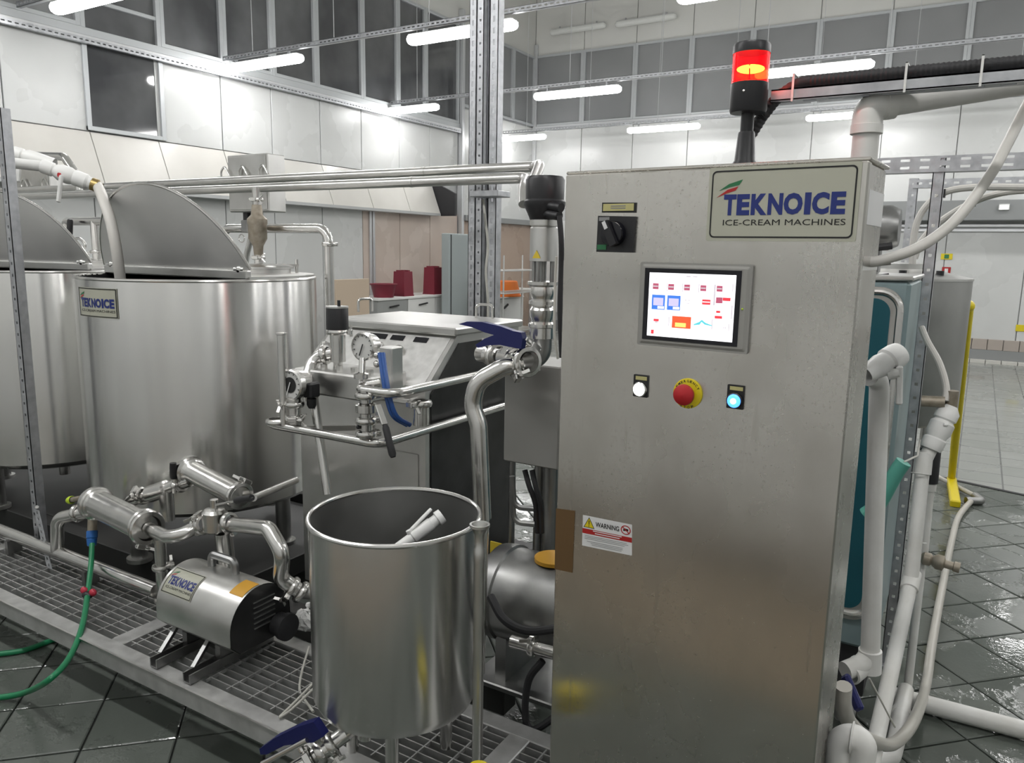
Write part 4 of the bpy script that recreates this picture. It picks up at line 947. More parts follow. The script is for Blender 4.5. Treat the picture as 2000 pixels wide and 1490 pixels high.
# butterfly valve with blue lever at the bottom of the small tank
v0 = PY(656, 1446, 1.30); v1 = PY(560, 1512, 1.20)
bv = thing('butterfly_valve', 'steel butterfly valve with dark blue lever in front of the open tank', 'valve', v1)
d = (v1-v0).normalized(); LV = (v1-v0).length
obj('body', MB().lathe(v0, d, [(0, -.03), (.021, -.03), (.021, .005), (.026, .008), (.026, LV*.35), (.019, LV*.4), (.019, LV+.05)], 24), 'steel_pipe', bv)
for t_ in (.015, .045, .075):
    m = MB(); clamp(m, v0+d*t_, d, .024, ang=-1.6+t_*30, wing=t_ != .045); obj('clamp', m, 'steel_pipe', bv)
obj('neck', MB().cyl(v0+d*.04, v0+d*.04+V((-.005, -.01, .05)), .013), 'steel_pipe', bv)
obj('stop_rod', MB().tube([PY(600, 1445, 1.21), PY(512, 1492, 1.17)], .007, 10), 'steel_pipe', bv)
b0_, b1_ = PY(622, 1415, 1.23), PY(514, 1460, 1.20)
u, v_, d_ = basis(b1_-b0_); L = (b1_-b0_).length; nn = V((0, 0, 1))-d_*d_.z; nn.normalize(); ss = d_.cross(nn)
out = [(-.008, -.028), (-.002, .014), (L*.25, .018), (L*.7, .014), (L, 0.004), (L+.006, -.010), (L*.93, -.016), (L*.6, -.012), (L*.35, -.022), (L*.15, -.032)]
obj('lever', MB().prism([b0_+d_*a+nn*b-ss*.012 for a, b in out], ss, .024), 'blue_handle', bv, smooth=False)
obj('pipe', MB().tube(smoothpath([v0-d*.02, v0-d*.05+V((0, .03, -.005)), V((tc.x-.03, tc.y-.09, st_bot-.085))], 6), .018, 16), 'steel_pipe', bv)

# ---------------------------------------------------------------- pump on the platform
pX0, pX1, pYc, pr = -2.315, -1.925, 1.615, .125
pz0 = PFZ+.075; pzc = zat(pX1, pYc, 1143)-pr
pm = thing('lobe_pump', 'steel-shrouded pump with carrying handle and name plate on the grating', 'pump', ((pX0+pX1)/2, pYc, PFZ))
def pprof(r, n=24):
    out = [(pYc-r*.72, pz0), (pYc-r, pz0+.035)]
    for k in range(n+1):
        a = pi-pi*k/n; out.append((pYc+r*math.cos(a), pzc+r*math.sin(a)))
    return out+[(pYc+r, pz0+.035), (pYc+r*.72, pz0)]
m = MB(); P_ = pprof(pr); k = len(P_); xs = [(pX0, .93), (pX0+.012, 1), (pX1, 1)]
vs = [V((x, pYc+(y-pYc)*s, (z-(pzc+pz0)/2)*s+(pzc+pz0)/2)) for x, s in xs for y, z in P_]
m.add(vs, [(i*k+j, (i+1)*k+j, (i+1)*k+(j+1) % k, i*k+(j+1) % k) for i in range(2) for j in range(k)]+[tuple(range(k))])
shr = obj('shroud', m, 'steel_satin', pm)
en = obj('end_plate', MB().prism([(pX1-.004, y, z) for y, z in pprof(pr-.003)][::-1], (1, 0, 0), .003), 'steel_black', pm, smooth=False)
for q in range(6): obj('vent_slot', MB().box((pX1-.001, pYc-.03, pz0+.06+.018*q), (pX1+.002, pYc+.06, pz0+.064+.018*q)), 'steel_satin', en, smooth=False)
def psurf(off=0.0): return lambda x, th: V((x, pYc-(pr+off)*math.cos(th), pzc+(pr+off)*math.sin(th)))
def parc(x0, x1, t0, t1, off, mm, nm, par, n=8):
    f = psurf(off); g = psurf(off-.001); vs = [h(x, t0+(t1-t0)*i/n) for h in (f, g) for i in range(n+1) for x in (x0, x1)]
    m = MB().add(vs, [(2*i, 2*i+1, 2*i+3, 2*i+2) for i in range(n)]); return obj(nm, m, mm, par)
nx0, nx1, nt0, nt1 = -2.292, -2.135, rad(26), rad(70)
npl = parc(nx0, nx1, nt0, nt1, .0015, 'plate_cream', 'name_plate', pm)
fn = lambda u, v: psurf(.0024)(nx0+(nx1-nx0)*u, nt0+(nt1-nt0)*v)
logo_parts(fn, npl)
for a, b, c, d in ((.02, .03, .98, .055), (.02, .945, .98, .97), (.02, .03, .035, .97), (.965, .03, .98, .97)):
    m = MB(); n = 8; vs = []
    for i in range(n+1): vs += [fn(a, b+(d-b)*i/n), fn(c, b+(d-b)*i/n)]
    obj('border', m.add(vs, [(2*i, 2*i+1, 2*i+3, 2*i+2) for i in range(n)]), 'ink_black', npl)
parc(-1.995, -1.932, rad(58), rad(92), .0012, 'orange_label', 'caution_label', pm)
hp = [V((-2.19, pYc+.02, pzc+pr-.004)), V((-2.19, pYc+.02, pzc+pr+.042)), V((-2.07, pYc+.02, pzc+pr+.042)), V((-2.07, pYc+.02, pzc+pr-.004))]
obj('carrying_handle', MB().tube(fillet(hp, .018), .014, 10), 'steel_dark', pm)
for x in (-2.20, -2.03):
    obj('foot_rail', MB().box((x-.018, PY0+.02, PFZ+.003), (x+.018, 1.74, PFZ+.008)).box((x-.018, PY0+.02, PFZ+.008), (x-.013, 1.74, PFZ+.035)).box((x+.013, PY0+.02, PFZ+.008), (x+.018, 1.74, PFZ+.035)), 'steel_dark', pm, smooth=False)
    obj('stay', MB().bar((x-.02, 1.44, PFZ+.03), (x-.05, 1.54, pz0+.02), .014, .014), 'steel_dark', pm, smooth=False)
    obj('pedestal', MB().box((x-.012, 1.52, PFZ+.008), (x+.012, 1.70, pz0+.002)), 'steel_dark', pm, smooth=False)
# pump head behind the shroud with its delivery port
obj('pump_head', MB().lathe((pX1+.002, pYc+.07, pzc-.04), (1, 0, 0), [(.04, 0), (.04, .03), (.046, .032), (.046, .05), (.03, .055), (0, .055)], 28), 'black_rubber', pm)

# ---------------------------------------------------------------- filter manifold over the pump
mf = thing('filter_manifold', 'clamped steel pipework with two fat filter tubes above the pump', 'pipework', (-2.5, 1.62, PFZ))
def clampo(px, py, Y, d, r, ang, wing=True):
    m = MB(); clamp(m, PY(px, py, Y), d, r, ang=ang, wing=wing); return obj('clamp', m, 'steel_pipe', mf)
A0, A1 = PY(190, 984, 1.69), PY(288, 1031, 1.63); dA = (A1-A0).normalized(); LA = (A1-A0).length
fa = obj('filter_tube', MB().lathe(A0, dA, [(0, -.034), (.036, -.032), (.066, -.028), (.068, -.02), (.068, .0), (.062, .004), (.062, .018), (.056, .022), (.054, .03), (.054, LA-.03), (.048, LA-.022), (.048, LA), (.02, LA+.004)], 32), 'steel_pipe', mf)
B0, B1 = PY(375, 920, 1.86), PY(470, 970, 1.78); dB = (B1-B0).normalized(); LB = (B1-B0).length
obj('filter_tube', MB().lathe(B0, dB, [(0, -.032), (.03, -.03), (.058, -.026), (.06, -.018), (.06, 0), (.052, .004), (.052, .014), (.046, .018), (.042, .026), (.042, LB-.02), (.036, LB), (0, LB+.004)], 32), 'steel_pipe', mf)
clampo(288, 1031, 1.63, dA, .047, -2.0); clampo(282, 1026, 1.635, dA, .045, -1.6, False); clampo(468, 968, 1.785, dB, .037, 1.0)
# stub with lime cap and elbow down to the drain line
n0, n1 = PY(172, 970, 1.70), PY(122, 980, 1.70)
obj('nozzle', MB().tube([n0, n0.lerp(n1, .65)], .011, 12), 'bronze_casting', mf); obj('nozzle_cap', MB().lathe(n0.lerp(n1, .6), n1-n0, [(.015, 0), (.017, .004), (.017, .018), (.013, .032), (.008, .034), (0, .034)], 14), 'lime_cap', mf)
e0, e1, e2 = PY(170, 1000, 1.70), PY(112, 1012, 1.66), PY(112, 1082, 1.66)
obj('elbow_pipe', MB().tube(fillet([e0, e1, e2], .06, 10), .026, 18), 'steel_pipe', mf); clampo(152, 1002, 1.69, e1-e0, .027, 2.4)
# second line: from the mid tee
t0_, t1_ = PY(255, 978, 1.78), PY(372, 938, 1.84)
obj('tee_pipe', MB().tube([t0_, t1_], .024, 18), 'steel_pipe', mf)
obj('tee_body', MB().lathe(t0_.lerp(t1_, .32), t1_-t0_, [(.024, 0), (.034, .004), (.034, .10), (.024, .104)], 24), 'steel_pipe', mf)
clampo(277, 968, 1.79, t1_-t0_, .026, 2.2); clampo(352, 944, 1.83, t1_-t0_, .026, .8)
s0 = t0_.lerp(t1_, .6); obj('tee_stem', MB().tube([s0, s0+V((0, 0, -.13))], .028, 18), 'steel_pipe', mf)
k0 = PY(340, 948, 1.80); k1 = PY(338, 904, 1.80)
obj('valve_spindle', MB().cyl(k0-V((0, 0, .03)), k0.lerp(k1, .4), .008, seg=10).sphere(k0, .014, 12), 'steel_pipe', mf)
obj('valve_grip', MB().tube([k0.lerp(k1, .3), k0.lerp(k1, .4), k1], [.011, .0155, .013], 12), 'black_plastic', mf)
# front line: bend, three-way valve, swan-neck to the pump
c0, c1, c2_ = A1+dA*.01, PY(325, 1048, 1.61), PY(385, 1028, 1.68)
obj('bend_pipe', MB().tube(fillet([c0, c1, PY(352, 1046, 1.62), c2_], .05, 8), .024, 18), 'steel_pipe', mf)
v0 = PY(420, 1015, 1.70); obj('three_way_valve', MB().lathe(v0-V((0, 0, .045)), (0, 0, 1), [(.03, 0), (.044, .01), (.044, .075), (.034, .085), (.014, .088), (.014, .12), (0, .12)], 28), 'steel_pipe', mf)
vd = (PY(450, 1022, 1.70)-PY(390, 1024, 1.69)).normalized()
clampo(396, 1024, 1.69, vd, .027, 1.8); clampo(388, 1026, 1.685, vd, .027, 1.2, False); clampo(448, 1021, 1.70, vd, .027, -1.2)
obj('vertical_leg', MB().cyl(v0+V((.015, .02, -.05)), (v0.x+.02, v0.y+.05, PFZ), .03), 'steel_pipe', mf)
l0, l1 = PY(424, 985, 1.69), PY(492, 972, 1.66)
lv = obj('lever', MB().bar(l0, l1, .014, .006, ch=.002), 'steel_pipe', mf, smooth=False); obj('lever_grip', MB().tube([l0.lerp(l1, .55), l0.lerp(l1, .6), l1], [.010, .013, .011], 12), 'black_rubber', lv)
sw_ = [PY(455, 1024, 1.70), PY(525, 1032, 1.66), PY(552, 1080, 1.64), PY(548, 1130, 1.66), PY(585, 1155, 1.70)]
obj('swan_neck', MB().tube(fillet(sw_, .045, 8), .026, 18), 'steel_pipe', mf)
clampo(570, 1147, 1.685, sw_[4]-sw_[3], .027, -2.4); clampo(588, 1156, 1.70, sw_[4]-sw_[3], .027, 1.0, False)
obj('suction_port', MB().tube([sw_[4], sw_[4]+V((.10, .05, -.01))], .022, 16), 'steel_dark', mf)
# drop leg with two clamps between filter and drain line
d0 = PY(312, 1052, 1.66); d1 = V((d0.x, d0.y, PFZ+.05)); obj('drop_leg', MB().cyl(d0, d1, .022), 'steel_pipe', mf)
m = MB(); clamp(m, d0.lerp(d1, .45), (0, 0, 1), .024, ang=2.6); obj('clamp', m, 'steel_pipe', mf)
m = MB(); clamp(m, d0.lerp(d1, .98), (0, 0, 1), .024, ang=2.6); obj('clamp', m, 'steel_pipe', mf)
r0, r1 = PY(495, 972, 1.80), PY(578, 938, 2.15); obj('suction_rail', MB().tube([r0, r1], .014, 14), 'steel_pipe', mf)
# drain line lying on the grating
D0 = PY(-60, 1018, 1.66); D1 = PY(305, 1146, 1.66)
dl = thing('drain_line', 'long straight steel pipe lying along the back of the grating', 'pipe', (D1.x, 1.66, PFZ)); zc_ = (D0.z+D1.z)/2
obj('pipe', MB().cyl((D0.x-.4, 1.66, zc_), (D1.x, 1.66, zc_), .026), 'steel_pipe', dl)
for x in (-3.6, -3.0, -2.5): obj('saddle', MB().box((x-.012, 1.63, PFZ), (x+.012, 1.69, zc_-.02)), 'steel_dark', dl, smooth=False)

# ---------------------------------------------------------------- green hose with coupling
gh = thing('green_hose', 'thin green garden hose with blue coupling hanging from the filter', 'hose', PZ(60, 1352, .03))
hp = smoothpath([PY(180, 1062, 1.66), PY(178, 1100, 1.62), PY(172, 1155, 1.54), PY(160, 1225, 1.42), PY(135, 1285, 1.31), PY(95, 1328, 1.2), PZ(50, 1352, .05), PZ(0, 1362, .015), PZ(-60, 1366, .012)], 10)
obj('hose', MB().tube(hp, .0105, 12), 'hose_green', gh)
obj('hose_tail', MB().tube(smoothpath([PZ(-60, 1283, .012), PZ(0, 1277, .012), PZ(50, 1269, .012), PZ(110, 1248, .012), PZ(200, 1225, .012)], 8), .0105, 12), 'hose_green', gh)
q0, q1 = PY(181, 1010, 1.69), PY(179, 1072, 1.66); q = q1-q0
obj('riser', MB().tube([q0, q0+q*.45], .018, 14), 'bronze_casting', gh)
obj('coupling', MB().lathe(q0+q*.42, q, [(.020, 0), (.0215, .004), (.0215, .028), (.018, .031), (.020, .034), (.017, .06), (.010, .064)], 20), 'blue_fitting', gh)
rc = PY(173, 1157, 1.535); obj('wing_clip', MB().sphere(rc+V((-.022, -.004, .004)), .018, 12, (1, .7, .8)).sphere(rc+V((.022, .004, .004)), .018, 12, (1, .7, .8)), 'red_clip', gh)['kind'] = 'stuff'
obj('clip_body', MB().sphere(rc+V((0, -.004, -.008)), .021, 14, (1.2, .9, .7)), 'black_plastic', gh)

# ---------------------------------------------------------------- strut post on the left with the plastic valve line
sp = PZ(96, 1112, PFZ); spx, spy = sp.x, sp.y+.10
spx = PY(40, 600, spy).x
ps = thing('strut_post', 'slotted galvanised strut post at the left edge standing on the grating', 'post', (spx, spy, PFZ))
m = MB().perf((spx, spy-.02, PFZ+.0), (0, 0, 1), (1, 0, 0), 1.92, .041, .05, .012, .012); obj('slotted_web', m, 'galvanised', ps, smooth=False)
obj('flange', MB().box((spx-.0205, spy-.02, PFZ), (spx-.018, spy+.02, PFZ+1.92)), 'galvanised', ps, smooth=False)
obj('flange', MB().box((spx+.018, spy-.02, PFZ), (spx+.0205, spy+.02, PFZ+1.92)), 'galvanised', ps, smooth=False)
b0, b1 = PY(72, 995, spy-.03), PY(98, 1110, spy-.10)
dd = (b1-b0); uu = V((1, 0, 0)); obj('foot_bracket', MB().perf(b0, dd, uu, dd.length, .038, .032, .014, .012), 'galvanised', ps, smooth=False)
obj('bolt', MB().cyl(PY(72, 990, spy-.03), PY(72, 990, spy-.05), .008, seg=6), 'steel_pipe', ps, smooth=False)
pv = thing('plastic_valve_line', 'white plastic pipe with ball valves feeding a hose into the tank', 'pipework', PY(60, 320, 1.85))
v = [PY(-30, 312, spy+.04), PY(85, 325, 1.98), PY(182, 360, 2.12)]
obj('pipe', MB().tube([v[0], v[1]], .024, 18), 'white_pvc_clean', pv)
dv = (v[2]-v[1]); obj('ball_valve', MB().lathe(v[1], dv, [(.028, -.01), (.032, 0), (.032, .04), (.026, .045), (.038, .07), (.040, .11), (.034, .13), (.036, .135), (.036, dv.length-.03), (.028, dv.length-.02), (.028, dv.length)], 22), 'white_pvc_clean', pv)
h0 = PY(120, 342, 2.0); hd = obj('valve_handle', MB().bar(h0, PY(114, 395, 1.98), .012, .032, up=(1, -1, 0), ch=.003), 'white_pvc_clean', pv, smooth=False); obj('handle_button', MB().cyl(h0+V((0, -.006, 0)), h0+V((0, -.014, 0)), .010, seg=14), 'red_knob', hd)
obj('brass_nut', MB().lathe(v[2]-dv.normalized()*.01, dv, [(.026, 0), (.03, .004), (.03, .03), (.018, .034), (.018, .05)], 12), 'brass', pv)
obj('hose', MB().tube(smoothpath([v[2]+dv.normalized()*.02, PY(200, 385, 2.10), PY(214, 425, 2.06), PY(226, 480, 2.05), PY(235, 545, 2.07), PY(238, 580, 2.09)], 8), .0235, 16), 'hose_white', pv)
w0, w1 = PY(28, 300, 1.95), PY(80, 315, 2.02); dw = w1-w0
obj('ball_valve', MB().lathe(w0, dw, [(.030, -.015), (.034, 0), (.034, .035), (.028, .04), (.036, .06), (.036, .10), (.03, dw.length+.06)], 20), 'white_pvc_clean', pv)
obj('valve_handle', MB().bar(PY(38, 318, 1.93), PY(34, 355, 1.91), .025, .010, ch=.003), 'white_pvc_clean', pv, smooth=False)

ar = thing('arched_pipe', 'bent steel pipe arching behind the white plastic valves', 'pipe', PY(150, 345, 2.9))
obj('pipe', MB().tube(fillet([PY(20, 302, 2.9), PY(125, 306, 2.9), PY(152, 345, 2.9), PY(156, 372, 2.9)], .07, 8), .026, 16), 'steel_pipe', ar)
# ---------------------------------------------------------------- long overhead steel pipes and valve boxes
def oh(n, label, Y, pxr, ry, xr, xl=-6.6, tail=None):
    a = PY(pxr, ry, Y); z = a.z; xe = PY(xr, ry, Y).x
    t = thing('overhead_pipe', label, 'pipe', (xe, Y, z), 'twin overhead pipes')
    obj('pipe', MB().tube(fillet([(xl, Y, z), (xe, Y, z)]+tail(xe, z), .06, 8), .023, 18), 'steel_overhead', t)
    obj('weld_collar', MB().cyl((xe-.62, Y, z), (xe-.60, Y, z), .0245), 'steel_satin', t); return z
zU = oh(0, 'rear of the twin long steel pipes overhead', 3.02, 840, 335, 1046, tail=lambda x, z: [(x+.06, 2.95, z-.0), (x+.10, 2.8, z-.12)])
zLo = oh(1, 'front of the twin long steel pipes overhead', 2.86, 840, 354, 1030, tail=lambda x, z: [(x+.05, 2.75, z-.05), (x+.08, 2.7, z-.12)])
def valve_box(px0, px1, pxs, py0, py1, label, Yf=3.10, full=True):
    a, b = PY(px0, py0, Yf), PY(px1, py0, Yf); z1_, z0_ = a.z, zat((a.x+b.x)/2, Yf, py1)
    t = thing('junction_box', label, 'junction box', ((a.x+b.x)/2, Yf+.06, z0_), 'steel valve control boxes')
    obj('box', MB().box((a.x, Yf, z0_), (b.x, Yf+.13, z1_), .006), 'steel_satin', t, smooth=False)
    obj('box_lid', MB().box((a.x+.012, Yf-.006, z0_+.012), (b.x-.012, Yf, z1_-.012), .002), 'steel_satin', t, smooth=False)
    obj('mount_bar', MB().box((a.x-.03, Yf-.05, zU+.01), (b.x+.03, Yf-.0, zU+.03)), 'steel_pipe', t, smooth=False)
    for k, f in enumerate((.0, .45, .95)):
        c = V((a.x+(b.x-a.x)*f, Yf-.02, zU+.04)); obj('pipe_hook', MB().tube(smoothpath([c+V((-.03, 0, -.02)), c+V((-.03, 0, .02)), c+V((0, 0, .045)), c+V((.03, 0, .01)), c+V((.05, 0, -.02))], 5), .006, 8), 'steel_pipe', t)
    if full:
        for k, f in enumerate((.28, .58)):
            c = V((a.x+(b.x-a.x)*f, Yf+.05, z0_)); obj('cable_gland', MB().cyl(c, c-V((0, 0, .06)), .024, seg=12), 'black_plastic', t)
        c = V((a.x+(b.x-a.x)*.4, Yf+.05, z0_-.05)); obj('conduit', MB().tube(smoothpath([c, c+V((-.01, 0, -.08)), c+V((-.06, 0, -.2)), c+V((-.08, 0, -.3))], 5), .018, 12), 'steel_satin', t)
    return t
valve_box(443, 522, 548, 304, 414, 'grey steel box behind the overhead pipes above the tank valve')
valve_box(14, 94, 105, 328, 372, 'steel box partly hidden behind the white plastic valves', full=False)
# pneumatic seat valve standing on the right half of the big tank
pb = PY(506, 528, 2.72); bz = 1.467
pvv = thing('tank_valve', 'bronze-coloured valve on a steel stub rising from the big tank', 'valve', (pb.x, pb.y, bz))
zq = lambda py: zat(pb.x, pb.y, py)
obj('stub', MB().cyl((pb.x, pb.y, bz), (pb.x, pb.y, zq(495)), .022), 'steel_pipe', pvv)
m = MB(); clamp(m, (pb.x, pb.y, zq(503)), (0, 0, 1), .024, ang=.4); obj('clamp', m, 'steel_pipe', pvv)
m = MB(); clamp(m, (pb.x, pb.y, zq(390)), (0, 0, 1), .024, ang=.4); obj('clamp', m, 'steel_pipe', pvv)
obj('body', MB().lathe((pb.x, pb.y, 0), (0, 0, 1), [(.022, zq(498)), (.026, zq(480)), (.046, zq(466)), (.046, zq(440)), (.05, zq(436)), (.05, zq(428)), (.03, zq(420)), (.024, zq(400))], 24), 'bronze_casting', pvv)
obj('solenoid', MB().box((pb.x-.09, pb.y-.03, zq(455)), (pb.x-.04, pb.y+.02, zq(430)), .005), 'steel_dark', pvv, smooth=False)
obj('upper_stub', MB().cyl((pb.x, pb.y, zq(402)), (pb.x, pb.y, zLo-.012), .02), 'steel_pipe', pvv)
obj('locking_ring', MB().torus((pb.x-.08, pb.y-.035, zq(466)), (0, 1, 0), .02, .003, 20, 6), 'steel_pipe', pvv)
# return pipe: over the tank and down to the homogeniser
r0, r1 = PY(432, 446, 2.80), PY(642, 446, 2.80); zr = (r0.z+r1.z)/2
rt_ = thing('return_pipe', 'steel pipe crossing behind the tank valve and dropping to the homogeniser', 'pipe', (r1.x, 2.80, 1.2))
xr_ = PY(642, 480, 2.80).x
obj('pipe', MB().tube(fillet([V((r0.x, 2.80, zr-.08)), V((r0.x+.03, 2.80, zr)), V((xr_, 2.80, zr)), V((xr_, 2.80, .9))], .07, 10), .023, 18), 'steel_pipe', rt_)
m = MB(); clamp(m, (xr_, 2.80, zat(xr_, 2.80, 477)), (0, 0, 1), .024, ang=3.0); obj('clamp', m, 'steel_pipe', rt_)
# small manifold between the two tanks
y_ = 2.62; c0 = PY(185, 432, y_); zt_ = c0.z; zb_ = 1.33
sml = thing('tank_crossover', 'polished steel crossover pipe with black-handled tap between the tanks', 'pipework', (c0.x, y_, zb_))
lft = PY(125, 440, y_); rgt = PY(200, 428, y_)
obj('pipe', MB().tube(fillet([V((lft.x, y_, zt_-.06)), V((lft.x+.03, y_, zt_)), V((c0.x+.2, y_, zt_))], .03), .024, 16), 'steel_pipe', sml)
obj('upright', MB().cyl((c0.x, y_, zt_), (c0.x, y_, zb_), .026), 'steel_pipe', sml)
m = MB(); clamp(m, (c0.x, y_, zat(c0.x, y_, 492)), (0, 0, 1), .027, ang=2.9); obj('clamp', m, 'steel_pipe', sml)
h0 = PY(137, 428, y_-.06); h1 = PY(136, 460, y_-.06); obj('tap_grip', MB().tube([h0, h0.lerp(h1, .1), h0.lerp(h1, .9), h1], [.012, .016, .016, .012], 12), 'black_plastic', sml)
obj('hoop', MB().tube(smoothpath([PY(142, 468, y_-.04), PY(155, 466, y_-.04), PY(166, 478, y_-.04), PY(160, 497, y_-.04), PY(178, 492, y_-.02)], 6), .009, 10), 'steel_satin', sml)

# ---------------------------------------------------------------- tall slotted column
cX, cY = -2.06, 3.17
tcl = thing('slotted_post', 'tall bundle of slotted galvanised uprights reaching to the roof', 'post', (cX, cY, 0))
kx = proj(V((cX, cY, 1.9)))[2]/FPX
def upr(px, wpx, Yo, pitch=.05, sl=.022, sw=.012, rows=1, side=None):
    x = PY(px, 300, cY+Yo).x; wd = wpx*kx/math.cos(rad(30))
    o = obj('slotted_upright', MB().perf((x, cY+Yo, 0), (0, 0, 1), (1, 0, 0), ZC, wd, pitch, sl, sw, .003, rows), 'galvanised', tcl, smooth=False)
    obj('return_flange', MB().box((x+wd/2-.003, cY+Yo, 0), (x+wd/2, cY+Yo+.05, ZC)).box((x-wd/2, cY+Yo, 0), (x-wd/2+.003, cY+Yo+.05, ZC)), 'galvanised', o, smooth=False)
upr(922, 14, 0.0, .045, .024, .010); upr(936, 13, -.02, .05, .010, .010); upr(950, 8, .02, .06, .012, .008); upr(962, 16, -.01, .05, .026, .012)
obj('clip_plate', MB().box((PY(912, 378, 3.0).x, 3.02, PY(912, 384, 3.0).z), (PY(968, 378, 3.0).x, 3.13, PY(912, 372, 3.0).z), .003), 'galvanised', tcl, smooth=False)
obj('white_cable', MB().tube(smoothpath([PY(944, 390, 3.08), PY(948, 430, 3.07), PY(953, 480, 3.08), PY(949, 530, 3.07), PY(953, 590, 3.08), PY(952, 640, 3.08)], 6), .006, 8), 'cable_white', tcl)
# black bracket at the hood end behind the column
# ---------------------------------------------------------------- mixing column beside the cabinet
k_ = PY(1061, 520, 1.98); kx_, ky_ = k_.x, k_.y; kk = proj(k_)[2]/FPX; zk = lambda py: zat(kx_, ky_, py)
sv = thing('seat_valve', 'upright pneumatic seat valve with black control head beside the cabinet', 'valve', (kx_, ky_, 1.25))
obj('control_head', MB().lathe((kx_, ky_, 0), (0, 0, 1), [(kk*28, zk(430)), (kk*30, zk(424)), (kk*40, zk(402)), (kk*40, zk(394)), (kk*37, zk(390)), (kk*38, zk(352)), (kk*34, zk(345)), (kk*20, zk(343)), (0, zk(343))], 32), 'black_plastic', sv)
for dz, dx in ((402, .06), (418, .055)): obj('cable_gland', MB().cyl((kx_+.02, ky_-.03, zk(dz)), (kx_+dx+.02, ky_-.05, zk(dz+6)), .013, seg=12), 'black_plastic', sv)
obj('actuator', MB().lathe((kx_, ky_, 0), (0, 0, 1), [(kk*27, zk(510)), (kk*27, zk(446)), (kk*24, zk(442)), (kk*28, zk(440)), (kk*28, zk(428))], 28), 'steel_satin', sv)
obj('yoke', MB().cyl((kx_-.03, ky_, zk(555)), (kx_-.03, ky_, zk(508)), .007).cyl((kx_+.03, ky_, zk(555)), (kx_+.03, ky_, zk(508)), .007).cyl((kx_, ky_-.03, zk(555)), (kx_, ky_-.03, zk(508)), .007).cyl((kx_, ky_, zk(555)), (kx_, ky_, zk(508)), .01), 'steel_dark', sv)['kind'] = 'stuff'
w0 = V((kx_, ky_-kk*27.5, zk(497))); q = kk*9
obj('warning_label', MB().prism([w0+V((-q, 0, -q*.8)), w0+V((q, 0, -q*.8)), w0+V((0, 0, q*.9))], (0, -1, 0), .001), 'yellow_label', sv, smooth=False)
obj('body', MB().lathe((kx_, ky_, 0), (0, 0, 1), [(kk*24, zk(660)), (kk*24, zk(640)), (kk*27, zk(638)), (kk*27, zk(632)), (kk*20, zk(628)), (kk*24, zk(618)), (kk*25, zk(605)), (kk*20, zk(597)), (kk*27, zk(594)), (kk*27, zk(588)), (kk*20, zk(585)), (kk*25, zk(572)), (kk*22, zk(560)), (kk*30, zk(556)), (kk*30, zk(550)), (kk*10, zk(548))], 32), 'steel_pipe', sv)
obj('drain_bend', MB().tube(fillet([V((kx_, ky_, zk(650))), V((kx_, ky_, zk(698))), PY(1018, 704, ky_-.04)], .06, 8), kk*21, 18), 'steel_dark', sv)
obj('signal_cable', MB().tube(smoothpath([(kx_+.08, ky_-.06, zk(424)), (kx_+.088, ky_-.06, zk(470)), (kx_+.085, ky_-.05, zk(520)), (kx_+.085, ky_-.05, zk(600)), (kx_+.09, ky_-.04, zk(690))], 6), .008, 8), 'black_rubber', sv)
obj('air_line', MB().tube(smoothpath([(kx_+.09, ky_-.09, zk(500)), (kx_+.083, ky_-.08, zk(560)), (kx_+.085, ky_-.08, zk(640)), (kx_+.093, ky_-.07, zk(690))], 6), .004, 8), 'cable_white', sv)
# butterfly valve assembly with two blue levers and down pipe
bj = thing('lever_valve', 'steel valve with two dark blue levers left of the cabinet', 'valve', PY(1000, 710, 1.9))
y_ = 1.93
a, b = PY(948, 692, y_+.10), PY(1028, 706, y_-.02); db = b-a
obj('barrel', MB().lathe(a, db, [(.012, -.03), (.030, -.02), (.032, .0), (.032, .03), (.024, .035), (.024, db.length*.5), (.036, db.length*.52), (.036, db.length*.75), (.03, db.length*.78), (.03, db.length+.02)], 24), 'steel_pipe', bj)
for f, an in ((.35, 1.5), (.8, -1.2), (1.02, 1.0)):
    m = MB(); clamp(m, a+db*f, db, .033, ang=an); obj('clamp', m, 'steel_pipe', bj)
for pts, Yv in (([(904, 632), (920, 627), (950, 628), (985, 636), (1018, 648), (1008, 656), (980, 655), (955, 648), (930, 638)], y_+.07), ([(937, 672), (955, 660), (980, 650), (1010, 645), (1026, 648), (1029, 660), (1026, 680), (1003, 676), (985, 672), (960, 673), (942, 678)], y_-.04)):
    obj('lever', MB().prism([PY(x, y, Yv) for x, y in pts], (0, -1, 0), .024), 'blue_handle', bj, smooth=False)
obj('lever_stem', MB().bar(PY(985, 690, y_), PY(1000, 662, y_), .018, .018), 'steel_pipe', bj, smooth=False)
dn = [PY(1018, 712, y_-.02), PY(985, 716, y_-.06), PY(932, 745, y_-.10), PY(922, 790, y_-.10), PY(935, 830, y_-.10), PY(943, 1012, y_-.10)]
zfl = V((dn[-1].x, dn[-1].y, .2)); 
obj('down_pipe', MB().tube(fillet([dn[0], dn[1], dn[2], dn[3], dn[4], dn[5]], .07, 8), [kk*1.0*19]*2+[kk*18.5]*0 if False else kk*17.5, 20), 'steel_pipe', bj)
m = MB(); clamp(m, dn[0].lerp(dn[1], .4), dn[1]-dn[0], kk*18, ang=-1.0); obj('clamp', m, 'steel_pipe', bj)
obj('down_tail', MB().tube([dn[5], dn[5]+V((0, 0, -.5))], [kk*13, kk*8], 14), 'steel_pipe', bj)
